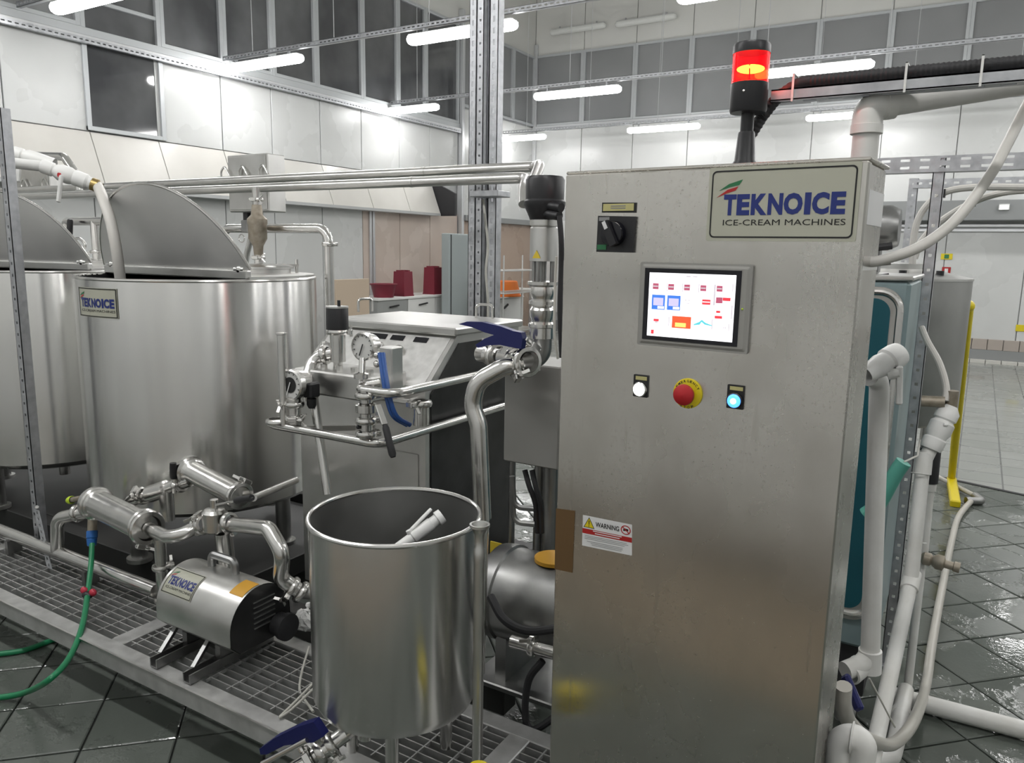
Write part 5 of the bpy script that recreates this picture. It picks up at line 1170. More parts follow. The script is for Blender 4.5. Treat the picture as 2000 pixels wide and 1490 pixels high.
# grey enclosure, posts and cables under it
Yg = 2.08; g0, g1 = PY(986, 690, Yg), PY(1095, 690, Yg); zg1, zg0 = PY(1040, 712, Yg).z, PY(1040, 910, Yg).z
ge = thing('grey_enclosure', 'plain grey steel enclosure behind the left edge of the cabinet', 'enclosure', ((g0.x+g1.x)/2, Yg+.1, zg0))
obj('box', MB().box((g0.x, Yg, zg0), (g1.x, Yg+.2, zg1), .004), 'panel_grey', ge, smooth=False)
for px, r_ in ((1052, 11), (1075, 18), (1000, 8)):
    p = PY(px, 960, Yg+.19); obj('support_post', MB().cyl((p.x, p.y, .2), (p.x, p.y, zg0), r_*kk, seg=16), 'steel_dark', ge)
for k in range(2): obj('power_cable', MB().tube(smoothpath([PY(1025+14*k, 918, Yg+.04), PY(1034+12*k, 950, Yg+.03), PY(1046+10*k, 985, Yg+.04), PY(1050+8*k, 1040, Yg+.06)], 6), .009, 8), 'black_rubber', ge)
for yy in (990, 1020): obj('rung', MB().tube(fillet([PY(1000, yy-60, Yg+.06), PY(1004, yy, Yg+.06), PY(1045, yy+4, Yg+.08)], .03), .01, 10), 'steel_dark', ge)
# big motor
Ym = 2.06; mz = PY(1030, 1165, Ym); mr = .155; mx0 = PY(975, 1165, Ym).x
mo = thing('electric_motor', 'large grey electric motor lying beside the cabinet foot', 'motor', (mx0+.15, Ym, .2))
cz = mz.z; k = mr
obj('casing', MB().lathe((mx0, Ym, cz), (1, 0, 0), [(k*.55, -.035), (k*.8, -.03), (k*.98, -.005), (k*1.02, .03), (k*1.02, .05), (k*.97, .055), (k*.97, .38), (k*.8, .42), (0, .42)], 40), 'steel_dark', mo)
obj('pump_cover', MB().lathe((mx0-.03, Ym-.01, cz-.05), (-1, 0, 0), [(k*.5, 0), (k*.5, .04), (k*.42, .05), (k*.42, .09), (k*.30, .10), (0, .10)], 28), 'steel_dark', mo)
for q in range(6):
    a = q*pi/3+.3; obj('cover_bolt', MB().cyl((mx0-.06, Ym-.01+math.cos(a)*k*.6, cz-.05+math.sin(a)*k*.6), (mx0-.09, Ym-.01+math.cos(a)*k*.6, cz-.05+math.sin(a)*k*.6), .017, seg=6), 'steel_satin', mo, smooth=False)
a = rad(112); obj('rating_sticker', MB().lathe((mx0, Ym, cz), (1, 0, 0), [(k*1.022, .008), (k*1.026, .03)], 8, a0=rad(-40), a1=rad(-20)), 'sticker_white', mo)
obj('terminal_ring', MB().lathe((mx0+.2, Ym, cz+k*.94), (0, 0, 1), [(.06, 0), (.06, .012), (.05, .014), (0, .014)], 24), 'orange_label', mo)
obj('base_plate', MB().box((mx0-.03, Ym-.13, .2), (mx0+.36, Ym+.13, .22), .004).box((mx0+.05, Ym-.1, .22), (mx0+.09, Ym+.1, cz-k*.7)).box((mx0+.26, Ym-.1, .22), (mx0+.30, Ym+.1, cz-k*.7)), 'steel_dark', mo, smooth=False)
obj('yellow_tag', MB().box((PY(966, 1076, 2.2).x, 2.17, PY(966, 1090, 2.2).z), (PY(988, 1060, 2.2).x, 2.175, PY(980, 1055, 2.2).z)), 'yellow_label', mo, smooth=False)
obj('suction_pipe', MB().tube([PY(1000, 1252, 1.86), PY(1085, 1276, 1.86)], .02, 16), 'steel_pipe', mo)
m = MB(); clamp(m, PY(1042, 1264, 1.86), (1, 0, 0), .021, ang=1.5); obj('clamp', m, 'steel_pipe', mo)
obj('power_cable', MB().tube(smoothpath([PY(958, 1165, 1.80), PY(985, 1210, 1.76), PY(1030, 1232, 1.75), PY(1090, 1228, 1.78)], 8), .0125, 10), 'black_rubber', mo)
obj('loose_cable', MB().tube(smoothpath([PY(1060, 1290, 1.85), PY(1032, 1330, 1.83), PY(1026, 1400, 1.82), PY(1042, 1425, 1.82), PY(1085, 1400, 1.84)], 8), .011, 10), 'black_rubber', mo)
bg = thing('plastic_bag', 'crumpled shiny white plastic bag behind the open tank on the platform', 'bag', PZ(585, 1240, PFZ))
m = MB().sphere(PZ(588, 1235, PFZ)+V((0, .03, .035)), .045, 20, (1.2, .9, .75)); m.map(lambda p: p+V((random.uniform(-.008, .008), random.uniform(-.008, .008), random.uniform(-.008, .008))))
obj('film', m, 'white_pvc_clean', bg, smooth=False); obj('knot', MB().sphere(PZ(592, 1225, PFZ)+V((0, .03, .075)), .012, 8), 'white_pvc_clean', bg)
# thin white leads by the small tank
tw = thing('signal_lead', 'thin white leads looping from the platform behind the open tank', 'cable', PZ(545, 1400, PFZ))
obj('lead', MB().tube(smoothpath([PY(604, 1262, 1.68), PY(590, 1310, 1.62), PY(585, 1345, 1.58), PY(592, 1362, 1.56), PY(612, 1390, 1.50)], 8), .004, 8), 'cable_white', tw)
obj('lead', MB().tube(smoothpath([PZ(612, 1345, .26), PZ(570, 1385, .235), PZ(545, 1402, .228)], 6), .004, 8), 'cable_white', tw)
obj('lead', MB().tube(smoothpath([PZ(612, 1334, .26), PZ(575, 1372, .24), PZ(546, 1400, .228)], 6), .004, 8), 'cable_white', tw)

# ---------------------------------------------------------------- right side: teal machine, racks, tank
mY0, mY1 = 2.62, 3.12; mxr = PY(1770, 650, mY0).x; mzt = PY(1745, 548, mY0).z
tm = thing('teal_machine', 'stainless framed machine with rounded teal door behind the cabinet', 'machine', (mxr-.3, mY0+.25, 0))
obj('body', MB().box((mxr-.62, mY0, .32), (mxr, mY1, mzt-.001), .012), 'teal_pale', tm, smooth=False)
obj('lid', MB().box((mxr-.63, mY0-.005, mzt-.0), (mxr+.006, mY1+.005, mzt+.014), .004), 'steel_satin', tm, smooth=False)
def rr3(x0, x1, z0, z1, r, y, n=8):
    out = []
    for cx, cz, a0 in ((x1-r, z1-r, 0), (x0+r, z1-r, pi/2), (x0+r, z0+r, pi), (x1-r, z0+r, 3*pi/2)):
        for k in range(n+1): a = a0+pi/2*k/n; out.append(V((cx+r*math.cos(a), y, cz+r*math.sin(a))))
    return out
obj('door', MB().prism(rr3(mxr-.60, mxr-.012, .42, mzt-.02, .07, mY0), (0, -1, 0), .012), 'steel_satin', tm, smooth=False)
fr_ = rr3(mxr-.585, mxr-.022, .44, mzt-.035, .06, mY0-.014); obj('door_gasket', MB().tube(fr_+[fr_[0]], .011, 10), 'steel_pipe', tm)
obj('door_panel', MB().prism(rr3(mxr-.565, mxr-.048, .46, mzt-.055, .045, mY0-.012), (0, -1, 0), .004), 'teal_paint', tm, smooth=False)
obj('toe_panel', MB().box((mxr-.6, mY0+.03, .14), (mxr-.02, mY1-.03, .32)), 'black_rubber', tm, smooth=False)
for x in (mxr-.5, mxr-.06):
    for y in (mY0+.07, mY1-.07): obj('caster', MB().cyl((x-.012, y, .045), (x+.012, y, .045), .045).box((x-.02, y-.02, .06), (x+.02, y+.02, .15)), 'black_rubber', tm)
# motor unit above it, seen between cabinet and post
q = PY(1738, 445, 2.9)
gm = thing('gear_motor', 'small bronze-grey gear motor above the teal machine', 'motor', (q.x, 2.9, mzt+.014))
obj('housing', MB().lathe((q.x-.16, 2.9, q.z+.0), (1, 0, 0), [(.05, 0), (.075, .01), (.075, .16), (.06, .19), (0, .19)], 24), 'steel_dark', gm)
obj('stand', MB().box((q.x-.12, 2.86, mzt+.014), (q.x-.02, 2.94, q.z-.05), .006), 'steel_dark', gm, smooth=False)
for k in range(3): obj('hose', MB().tube(smoothpath([(q.x-.14, 2.82, q.z-.09-.05*k), (q.x-.04, 2.80, q.z-.07-.05*k), (q.x+.02, 2.81, q.z-.06-.05*k)], 5), .012, 10), 'hose_white' if k == 1 else 'black_rubber', gm)
# post and slotted beams
kpx, kpy = -.158, 3.22
kpx = PY(1790, 750, kpy).x
rk = thing('rack_post', 'slotted grey rack upright right of the cabinet carrying the slotted beam', 'post', (kpx, kpy, 0))
zB = PY(1840, 320, kpy).z
obj('slotted_web', MB().perf((kpx, kpy-.02, 0), (0, 0, 1), (1, 0, 0), zB+.02, .038, .052, .011, .011), 'galvanised', rk, smooth=False)
obj('flange', MB().box((kpx-.019, kpy-.02, 0), (kpx-.016, kpy+.02, zB+.02)), 'galvanised', rk, smooth=False); obj('flange', MB().box((kpx+.016, kpy-.02, 0), (kpx+.019, kpy+.02, zB+.02)), 'galvanised', rk, smooth=False)
obj('base_plate', MB().box((kpx-.05, kpy-.05, 0), (kpx+.05, kpy+.05, .006)), 'galvanised', rk, smooth=False)
sb = thing('slotted_beam', 'wide horizontal slotted steel beam level with the cabinet top', 'beam', (kpx, kpy-.03, zB))
obj('slotted_web', MB().perf((-.75, kpy-.028, zB), (1, 0, 0), (0, 0, -1), 2.6, .052, .062, .03, .009, .003, 2), 'galvanised', sb, smooth=False)
obj('lower_flange', MB().box((-.75, kpy-.028, zB-.030), (1.85, kpy+.02, zB-.026)), 'galvanised', sb, smooth=False)
k2y = 5.0; k2x = PY(1775, 450, k2y).x; z2 = PY(1860, 357, k2y).z
r2 = thing('rear_rack_post', 'farther slotted rack upright behind the first one', 'post', (k2x, k2y, 0))
obj('slotted_web', MB().perf((k2x, k2y, 0), (0, 0, 1), (1, 0, 0), z2+.03, .048, .06, .012, .012), 'galvanised', r2, smooth=False)
obj('flange', MB().box((k2x+.021, k2y, 0), (k2x+.024, k2y+.045, z2+.03)), 'galvanised', r2, smooth=False)
s2 = thing('rear_slotted_beam', 'farther slotted beam below the wide one', 'beam', (k2x, k2y-.02, z2))
obj('slotted_web', MB().perf((k2x, k2y-.01, z2), (1, 0, 0), (0, 0, -1), 2.6, .045, .06, .026, .012), 'galvanised', s2, smooth=False)
obj('flange', MB().box((k2x, k2y-.01, z2-.025), (k2x+2.6, k2y+.03, z2-.022)), 'galvanised', s2, smooth=False)
hy = 4.4
for nm_, lb_, pts in (('white_conduit', 'thin white conduit arching up from the teal machine, upper of two', [(1782, 560), (1784, 470), (1800, 415), (1840, 378), (1900, 366), (2010, 366)]), ('white_conduit', 'thin white conduit sweeping to the right edge, lower of two', [(1786, 505), (1800, 470), (1840, 430), (1900, 395), (1960, 376), (2030, 370)])):
    t = thing(nm_, lb_, 'conduit', PY(*pts[0], hy), 'white conduits on the rear rack')
    obj('conduit', MB().tube(smoothpath([PY(x, y, hy) for x, y in pts], 6), .017, 10), 'hose_white', t)
    obj('clip', MB().box((PY(*pts[3], hy).x-.015, hy-.025, PY(*pts[3], hy).z-.02), (PY(*pts[3], hy).x+.015, hy+.025, PY(*pts[3], hy).z+.02)), 'black_plastic', t, smooth=False)
    hy += .12
# round tank at the back right
ty = 4.55; tR = .42; txr = PY(1889, 650, ty).x; tx = txr-tR; tz1 = PY(1850, 548, ty-tR*.6).z; tz0 = PY(1840, 850, ty-.35).z
rt2 = thing('ageing_tank', 'round steel tank behind the slotted rack upright', 'tank', (tx, ty, 0))
obj('shell', MB().lathe((tx, ty, 0), (0, 0, 1), [(.05, tz0-.03), (tR*.85, tz0), (tR-.02, tz0+.02), (tR, tz0+.06), (tR, tz1)], 64), 'steel_inner', rt2)
obj('cone_top', MB().lathe((tx, ty, 0), (0, 0, 1), [(tR+.004, tz1-.004), (tR+.004, tz1+.006), (tR*.55, tz1+.05), (tR*.55, tz1+.075), (0, tz1+.085)], 64), 'steel_satin', rt2)
for a in (-1.2, -.6): obj('lid_knob', MB().cyl((tx+math.cos(a)*tR*.8, ty+math.sin(a)*tR*.8, tz1), (tx+math.cos(a)*tR*.8, ty+math.sin(a)*tR*.8, tz1+.045), .018, seg=10), 'black_plastic', rt2)
for k in range(4):
    a = k*pi/2+.5; p = V((tx+math.cos(a)*tR*.75, ty+math.sin(a)*tR*.75, 0)); obj('leg', MB().cyl(p, p+V((0, 0, tz0+.02)), .025), 'steel_satin', rt2)
# yellow squeegee stick leaning on the tank
yb0, yt0 = PZ(1866, 985, .02), PY(1891, 598, 5.25)
yb1 = PZ(1858, 938, .03)
ys = thing('yellow_stick', 'yellow-painted stand pole with foot beside the round tank', 'pole', yb0)
obj('pole', MB().tube([yb1, yb1.lerp(yt0, .985), yt0], [.024, .030, .030], 16).sphere(yt0, .036, 14), 'yellow_paint', ys)
obj('foot', MB().bar(yb1+V((0, .02, 0)), yb0, .06, .05, ch=.008), 'yellow_paint', ys, smooth=False)
# white plastic pipes and valves beside the cabinet
def pvc(name, label, pts, r, fil=.05, m_='white_pvc'):
    t = thing(name, label, 'pipe', pts[-1]); obj('pipe', MB().tube(fillet(pts, fil, 8), r, 18), m_, t); return t
def collar(t, p, d, r, L=.05, m_='white_pvc', nm='socket'):
    d = V(d).normalized(); obj(nm, MB().lathe(V(p)-d*L/2, d, [(r, 0), (r*1.22, .002), (r*1.22, L-.002), (r, L)], 20), m_, t)
Yp = 1.98; a, b = PY(1718, 740, Yp), PY(1699, 1290, Yp); rp_ = .0225
t = pvc('drain_downpipe', 'thick white plastic downpipe close along the right side of the cabinet', [PY(1697, 735, Yp-.05), a, b, PY(1650, 1310, Yp-.06)], rp_, .045)
collar(t, b, a-b, rp_, .06); c = PY(1670, 1308, Yp-.03); collar(t, c, b-PY(1650, 1330, Yp-.1), rp_, .05)
v0 = PY(1716, 716, Yp-.06); d = V((-.45, -.55, -.35)).normalized()
obj('tap_body', MB().lathe(v0-d*.05, d, [(.016, -.02), (.027, -.015), (.030, .0), (.030, .022), (.024, .026), (.027, .045), (.023, .065), (.019, .09)], 22), 'white_pvc_clean', t)
h0, h1 = PY(1735, 732, Yp-.06), PY(1757, 728, Yp-.06); obj('tap_handle', MB().tube([h0, h1], .012, 12).bar(PY(1757, 715, Yp-.06), PY(1756, 790, Yp-.06), .016, .014, ch=.003), 'white_pvc_clean', t)
pts = [PY(1822, 866, 2.72), PY(1803, 905, 2.70), PY(1779, 1135, 2.60), PY(1712, 1440, 2.12), PY(1700, 1500, 2.02)]
t = pvc('slanting_pipe', 'white plastic pipe slanting from the valve beside the rack to the floor', pts, .0215, .03)
collar(t, pts[1], pts[2]-pts[1], .0215, .07); collar(t, pts[2], pts[3]-pts[2], .0215, .07)
for yy in (925, 1058): obj('cable_tie', MB().torus(PY(1797 if yy < 1000 else 1791, yy, 2.68), (pts[2]-pts[1]), .026, .002, 20, 6), 'tie_white', t)
d = (pts[0]-pts[1]).normalized(); vb = pts[0]
obj('ball_valve', MB().lathe(vb, d, [(.03, -.02), (.034, -.01), (.034, .015), (.028, .02), (.036, .04), (.036, .07), (.028, .08), (.034, .085), (.034, .11), (.02, .13)], 20), 'white_pvc_clean', t)
obj('valve_lever', MB().bar(vb+d*.055, PY(1849, 828, 2.70), .014, .010, ch=.002), 'white_pvc_clean', t, smooth=False)
bt = vb+d*.13; obj('brass_tee', MB().cyl(bt, bt+V((0, 0, .05)), .018).cyl(PY(1800, 783, 2.74), PY(1846, 785, 2.74), .018), 'bronze_casting', t)
obj('feed_hose', MB().tube(smoothpath([PY(1846, 783, 2.74), PY(1848, 755, 2.76), PY(1835, 710, 2.8), PY(1812, 668, 2.85), PY(1800, 640, 2.9)], 7), .0105, 10), 'hose_white', t)
pts = [PY(1824, 880, 2.95), PY(1812, 975, 2.95), PY(1801, 1090, 2.93)]
t = pvc('rear_riser', 'shorter riser pipe behind the slanting one, dark rubber at its top', pts, .018, .03)
obj('rubber_sleeve', MB().tube([PY(1808, 868, 2.95), PY(1822, 885, 2.95), PY(1816, 942, 2.95)], .026, 14), 'black_rubber', t)
collar(t, PY(1815, 950, 2.95), pts[1]-pts[0], .018, .03)
obj('bronze_cock', MB().lathe(PY(1798, 1088, 2.9), V((1, -.05, -.08)), [(.012, 0), (.022, .01), (.022, .03), (.016, .035), (.026, .05), (.026, .07), (.014, .075), (.014, .1), (.018, .102), (.018, .12)], 16), 'bronze_casting', t)
obj('foot_pipe', MB().tube([PY(1801, 1090, 2.93), PY(1797, 1130, 2.9), V((PY(1797, 1130, 2.9).x, 2.9, .0))], .014, 12), 'white_pvc', t)
# floor pipe
fz = .035
t = pvc('floor_pipe', 'white plastic pipe lying on the wet floor to the right edge', [PZ(2080, 1447, fz), PZ(1775, 1366, fz), PZ(1742, 1358, fz)], .031, .03)
t2_ = pvc('floor_elbow', 'short white plastic bend joining the slanting pipe and floor pipe', [PZ(1766, 1372, fz)+V((0, 0, .05)), PZ(1752, 1440, .10), PZ(1742, 1478, .08), PZ(1700, 1490, .10)], .026, .04)
collar(t2_, PZ(1760, 1395, .085), PZ(1752, 1440, .10)-PZ(1766, 1372, .08), .026, .04)
t3_ = pvc('trap_bend', 'white plastic u-bend at the lower right corner of the cabinet', [PY(1634, 1540, 1.60), PY(1640, 1440, 1.60), PY(1688, 1440, 1.60), PY(1676, 1540, 1.60)], .0265, .03)
collar(t3_, PY(1664, 1440, 1.60), (1, 0, 0), .0265, .006)
# beige hose snaking over the floor
hp = [PZ(1897, 978, .025), PZ(1872, 1010, .022), PZ(1858, 1060, .022), PZ(1838, 1160, .022), PZ(1820, 1260, .022), PZ(1808, 1340, .022), PY(1785, 1408, 2.52), PY(1745, 1452, 2.25), PY(1700, 1445, 1.98), PY(1662, 1415, 1.80), PY(1648, 1380, 1.72), PY(1648, 1340, 1.70)]
bh = thing('beige_hose', 'beige rubber hose snaking over the wet floor to the cabinet', 'hose', hp[3])
obj('hose', MB().tube(smoothpath(hp, 8), .0175, 14), 'hose_beige', bh)
e = hp[0]; obj('elbow', MB().tube(fillet([e+V((-.03, -.02, 0)), e+V((.06, .03, 0)), e+V((.02, .14, 0))], .03), .026, 14), 'steel_dark', bh)
obj('feed_pipe', MB().tube([e+V((.02, .14, 0)), PZ(1800, 915, .03)], .016, 12), 'hose_beige', bh)
# blue lever, sleeve and white hose on the cabinet side
bl = thing('side_lever_valve', 'dark blue lever valve low behind the cabinet edge', 'valve', PY(1660, 1400, 1.80))
obj('lever', MB().bar(PY(1650, 1318, 1.78), PY(1680, 1388, 1.74), .016, .026, ch=.005), 'blue_handle', bl, smooth=False)
obj('body', MB().lathe(PY(1655, 1385, 1.80), (-1, 0, 0), [(.02, -.02), (.03, -.01), (.03, .02), (.02, .03), (.02, .1)], 16), 'steel_dark', bl)
obj('tie_cord', MB().tube([PY(1698, 1325, 1.85), PY(1748, 1420, 1.95)], .0022, 6), 'cable_white', bl)
mn = thing('mint_filter', 'mint green mesh sleeve hanging behind the white downpipe', 'filter', PY(1745, 940, 2.45))
obj('sleeve', MB().tube(smoothpath([PY(1765, 902, 2.45), PY(1752, 920, 2.45), PY(1738, 945, 2.45), PY(1715, 985, 2.45), PY(1690, 1005, 2.45)], 6), [.008]+[.024]*22+[.016, .012], 14) if False else MB().tube(smoothpath([PY(1765, 902, 2.45), PY(1752, 920, 2.45), PY(1738, 945, 2.45), PY(1715, 985, 2.45), PY(1690, 1005, 2.45)], 6), .022, 14), 'mint_mesh', mn)
obj('cord', MB().tube([PY(1766, 902, 2.45), PY(1792, 890, 2.6), PY(1797, 860, 2.7)], .003, 6), 'cable_white', mn)
wh = thing('white_hose', 'white flexible hose sweeping from the cabinet side up to the right', 'hose', PY(1700, 515, 1.58))
obj('hose', MB().tube(smoothpath([PY(1690, 512, 1.56), PY(1722, 508, 1.57), PY(1800, 480, 1.6), PY(1872, 424, 1.65), PY(1935, 340, 1.7), PY(1968, 280, 1.75), PY(1996, 225, 1.8), PY(2040, 140, 1.85)], 8), .0098, 14), 'hose_white', wh)
# ---------------------------------------------------------------- services above the cabinet
sY = 1.60; a = PY(1510, 190, sY); zs = a.z; xs_ = a.x
st_ = thing('cable_strut', 'slotted strut above the cabinet, its end lit red by the beacon', 'strut', (xs_, sY, zs))
obj('channel', MB().box((xs_, sY-.018, zs-.0105), (1.4, sY-.015, zs+.0105)).box((xs_, sY-.018, zs+.008), (1.4, sY+.018, zs+.0105)), 'galvanised', st_, smooth=False)
obj('slotted_face', MB().perf((xs_, sY, zs-.011), (1, 0, 0), (0, 1, 0), 1.4-xs_, .036, .045, .024, .010), 'galvanised', st_, smooth=False)
obj('hanger_rod', MB().cyl((.35, sY, zs), (.35, sY, ZC), .005, seg=8), 'galvanised', st_); obj('hanger_rod', MB().cyl((1.3, sY, zs), (1.3, sY, ZC), .005, seg=8), 'galvanised', st_)
bcn = thing('black_conduit', 'black corrugated conduit running from the beacon along the strut', 'conduit', PY(1442, 285, sY))
zc3 = zs+.0105+.0125
path = fillet([PY(1446, 304, sY), PY(1462, 270, sY), PY(1488, 228, sY), PY(1518, 190, sY), V((PY(1560, 172, sY).x, sY, zc3)), V((1.4, sY, zc3))], .06, 6)
dense = []
for p, q in zip(path[:-1], path[1:]):
    n_ = max(1, int((q-p).length/.004)); dense += [p.lerp(q, i/n_) for i in range(n_)]
obj('conduit', MB().tube(dense, [.0122 if i % 2 else .0108 for i in range(len(dense))], 14), 'black_rubber', bcn)
for px in (1552, 1768, 1913):
    x = PY(px, 180, sY).x; obj('cable_tie', MB().box((x-.002, sY-.02, zs-.014), (x+.002, sY-.0185, zc3+.014)).box((x-.002, sY-.02, zc3+.0125), (x+.002, sY+.02, zc3+.014)), 'tie_white', bcn, smooth=False)
v0, v1, v2 = cab3(cabuv(1692, 320)[0], CZ1, -.14), PY(1694, 205, 1.60), PY(2060, 152, 2.0)
v0 = V((v1.x, 1.62, CZ1)); v1 = V((v1.x, 1.62, v1.z)); v2 = PY(2060, 150, 1.78)
t = pvc('vent_pipe', 'fat white plastic vent pipe rising from the cabinet top and bending right', [v0, v1, v2], .0235, .03)
t.location = v0; 
for o_ in t.children: o_.location = V((0, 0, 0)); o_.data.transform(Matrix.Translation(v2-v0))
collar(t, v0.lerp(v1, .62), (0, 0, 1), .0235, .02); obj('elbow_body', MB().tube(fillet([v0.lerp(v1, .62), v1, v1.lerp(v2, .12)], .03, 8), .0275, 18), 'white_pvc', t)
collar(t, v1.lerp(v2, .11), v2-v1, .0235, .02)

# ---------------------------------------------------------------- far end of the hall
X_ = -7.42
def yx(px, X=X_): return PX(px, 500, X).y
cnt = thing('side_counter', 'long white counter along the far left wall', 'counter', (X_-.25, yx(860), 0))
ya, yb_ = yx(735), yx(1045)
obj('worktop', MB().box((XL+.01, ya, .84), (X_+.02, yb_, .88), .006), 'white_goods', cnt, smooth=False)
k = 0; y = ya+.02
while y < yb_-.6:
    u_ = obj('base_unit', MB().box((XL+.02, y, .1), (X_, y+.68, .84), .006), 'white_goods' if k else 'bench_grey', cnt, smooth=False)
    obj('unit_handle', MB().bar((X_+.02, y+.25, .74), (X_+.02, y+.45, .76), .025, .02), 'black_plastic', u_, smooth=False); y += .70; k += 1
def crate(px0, px1, py0, py1, label, flip=False, X=-7.55):
    y0, y1 = yx(px0, X), yx(px1, X); zb_, zt_ = .88, PX((px0+px1)/2, py0, X).z
    t = thing('upturned_crate', label, 'crate', (X, (y0+y1)/2, .88), 'maroon plastic bins on the counter')
    cx_, cy_ = X, yx((px0+px1)/2, X); w0, w1 = .118, .10; m = MB(); vs = []
    for s, z in ((w0, .88), (w0, .90), (w0*.95, .90), (w1, zt_)): vs += [V((cx_+dx*s, cy_+dy*s, z)) for dx, dy in ((-1, -1), (1, -1), (1, 1), (-1, 1))]
    m.add(vs, [(4*i+j, 4*i+(j+1) % 4, 4*i+4+(j+1) % 4, 4*i+4+j) for i in range(3) for j in range(4)]+[(12, 13, 14, 15)])
    obj('shell', m, 'maroon_plastic', t, smooth=False)
    obj('rib', MB().box((cx_-.07, cy_-w1*.8, zt_), (cx_+.07, cy_-w1*.4, zt_+.02)), 'maroon_plastic', t, smooth=False); obj('rib', MB().box((cx_-.07, cy_+w1*.4, zt_), (cx_+.07, cy_+w1*.8, zt_+.02)), 'maroon_plastic', t, smooth=False)
    return t
crate(768, 806, 530, 580, 'maroon plastic crate behind the round basin on the far counter')
crate(828, 863, 522, 583, 'taller maroon plastic crate next to the grey locker')
X2 = -7.38; yb0 = yx(765, X2); rb = (yx(786, X2)-yx(744, X2))/2*.8
bs = thing('round_basin', 'round maroon plastic basin in front of a crate on the far counter', 'basin', (X2-.2, yb0, .88))
obj('bowl', MB().lathe((X2-.16, yb0, .88), (0, 0, 1), [(0, .004), (rb*.75, 0), (rb*.95, .17), (rb*1.06, .19), (rb*1.06, .20), (rb*.92, .19), (rb*.7, .02), (0, .02)], 32), 'maroon_plastic', bs)
y0, y1 = yx(877, -7.15), yx(925, -7.15); zt_ = PX(888, 456, -7.15).z
lk = thing('grey_locker', 'tall pale grey steel locker by the far left wall', 'locker', (-7.22, (y0+y1)/2, 0))
obj('body', MB().box((-7.30, y0, .05), (-7.15, y1, zt_), .01), 'locker_grey', lk, smooth=False); obj('door', MB().box((-7.15, y0+.06, .1), (-7.14, y1-.02, zt_-.02), .003), 'locker_grey', lk, smooth=False); obj('door_gap', MB().box((-7.148, y0+.045, .1), (-7.142, y0+.06, zt_-.02)), 'black_plastic', lk, smooth=False)
for y in (y0+.1, y1-.1): obj('foot', MB().box((-7.28, y-.03, 0), (-7.18, y+.03, .05)), 'black_plastic', lk, smooth=False)
y0, y1 = yx(655, -7.2), yx(730, -7.2); z1_ = PX(690, 545, -7.2).z
bb = thing('leaning_board', 'beige board standing at the near end of the far counter', 'board', (-7.25, (y0+y1)/2, 0))
obj('board', MB().box((-7.24, y0, .02), (-7.20, y1-.1, z1_), .005), 'beige_board', bb, smooth=False); obj('foot_rail', MB().box((-7.4, y0, 0), (-7.1, y1-.1, .03)), 'bench_grey', bb, smooth=False)
X3 = -6.9; y0, y1 = yx(966, X3), yx(1024, X3); z1_ = PX(990, 583, X3).z
wu = thing('white_chest', 'white low chest with black catch between column and cabinet, far off', 'chest', (X3-.3, (y0+y1)/2, 0))
obj('body', MB().box((X3-.42, y0+.02, .03), (X3, y1, z1_), .012), 'white_goods', wu, smooth=False); obj('lid', MB().box((X3-.43, y0+.01, z1_), (X3+.01, y1+.01, z1_+.025), .008), 'white_goods', wu, smooth=False)
yc = yx(988, X3); obj('catch', MB().bar((X3+.012, yc-.05, z1_-.16), (X3+.012, yc+.08, z1_-.10), .02, .03), 'black_plastic', wu, smooth=False); obj('plinth', MB().box((X3-.40, y0+.04, 0), (X3-.03, y1-.03, .03)), 'black_plastic', wu, smooth=False)
yo = yx(987, X3-.2); ro = (yx(1004, X3-.2)-yx(971, X3-.2))/2; zo = z1_+.025; zt_ = PX(987, 548, X3-.2).z
ob = thing('orange_bucket', 'upturned orange plastic bucket on the white chest', 'bucket', (X3-.25, yo, zo))
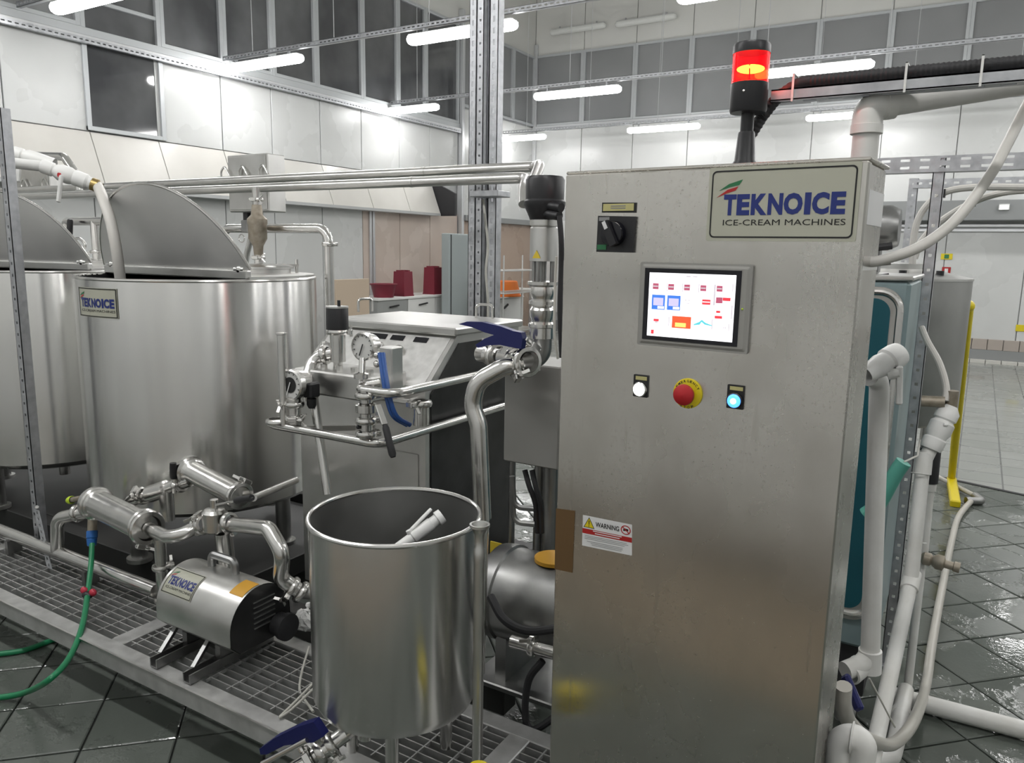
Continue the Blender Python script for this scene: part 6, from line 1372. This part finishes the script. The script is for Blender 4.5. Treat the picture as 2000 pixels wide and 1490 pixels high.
obj('shell', MB().lathe((X3-.20, yo, 0), (0, 0, 1), [(ro*1.08, zo), (ro*1.08, zo+.02), (ro, zo+.02), (ro*.78, zt_-.01), (ro*.72, zt_), (0, zt_)], 28), 'orange_plastic', ob)
X4 = -6.3; ys0, ys1 = yx(985, X4), yx(1060, X4); zsh = PX(1010, 530, X4).z
sr = thing('steel_shelf', 'steel wire shelf rack behind the seat valve, far off', 'shelf', (X4, (ys0+ys1)/2, 0))
for z in (zsh, zsh-.35, .3): obj('shelf', MB().box((X4-.4, ys0, z), (X4, ys1, z+.02), .004), 'steel_satin', sr, smooth=False)
for y in (ys0+.02, ys1-.02):
    for x in (X4-.38, X4-.02): obj('upright', MB().cyl((x, y, 0), (x, y, zsh+.25), .014, seg=10), 'steel_satin', sr)
# signs on the back wall
def wsign(name, label, px, py, wd, ht, mm, mk):
    p = PY(px, py, YB-.012); o = thing(name, label, 'sign', p)
    obj('panel', MB().box((p.x-wd/2, YB-.012, p.z-ht/2), (p.x+wd/2, YB-.001, p.z+ht/2), .002), mm, o, smooth=False)
    for (a, b, c, d, m2) in mk: obj('mark', MB().box((p.x+a*wd, YB-.015, p.z+b*ht), (p.x+c*wd, YB-.0125, p.z+d*ht)), m2, o, smooth=False)
wsign('red_sign', 'small red wall sign with white mark on the far back wall', 1848, 529, .12, .12, 'ink_red', ((-.2, -.3, .2, .3, 'sticker_white'),))
wsign('yellow_sign', 'small yellow and green sign above the red one, far off', 1849, 501, .16, .09, 'yellow_paint', ((-.2, -.35, .2, .35, 'ink_green'),))
wsign('yellow_marker', 'yellow block at the right edge low on the back wall', 1996, 641, .16, .1, 'yellow_paint', ())
el = PY(1961, 405, YB-.33); o = thing('emergency_light', 'tiny lit lamp on the grey lintel of the back wall', 'lamp', el)
obj('case', MB().box((el.x-.07, YB-.36, el.z-.04), (el.x+.07, YB-.32, el.z+.05), .006), 'lamp_body', o, smooth=False); obj('glow', MB().box((el.x-.055, YB-.364, el.z-.03), (el.x+.055, YB-.36, el.z+.03)), 'led_white', o, smooth=False)
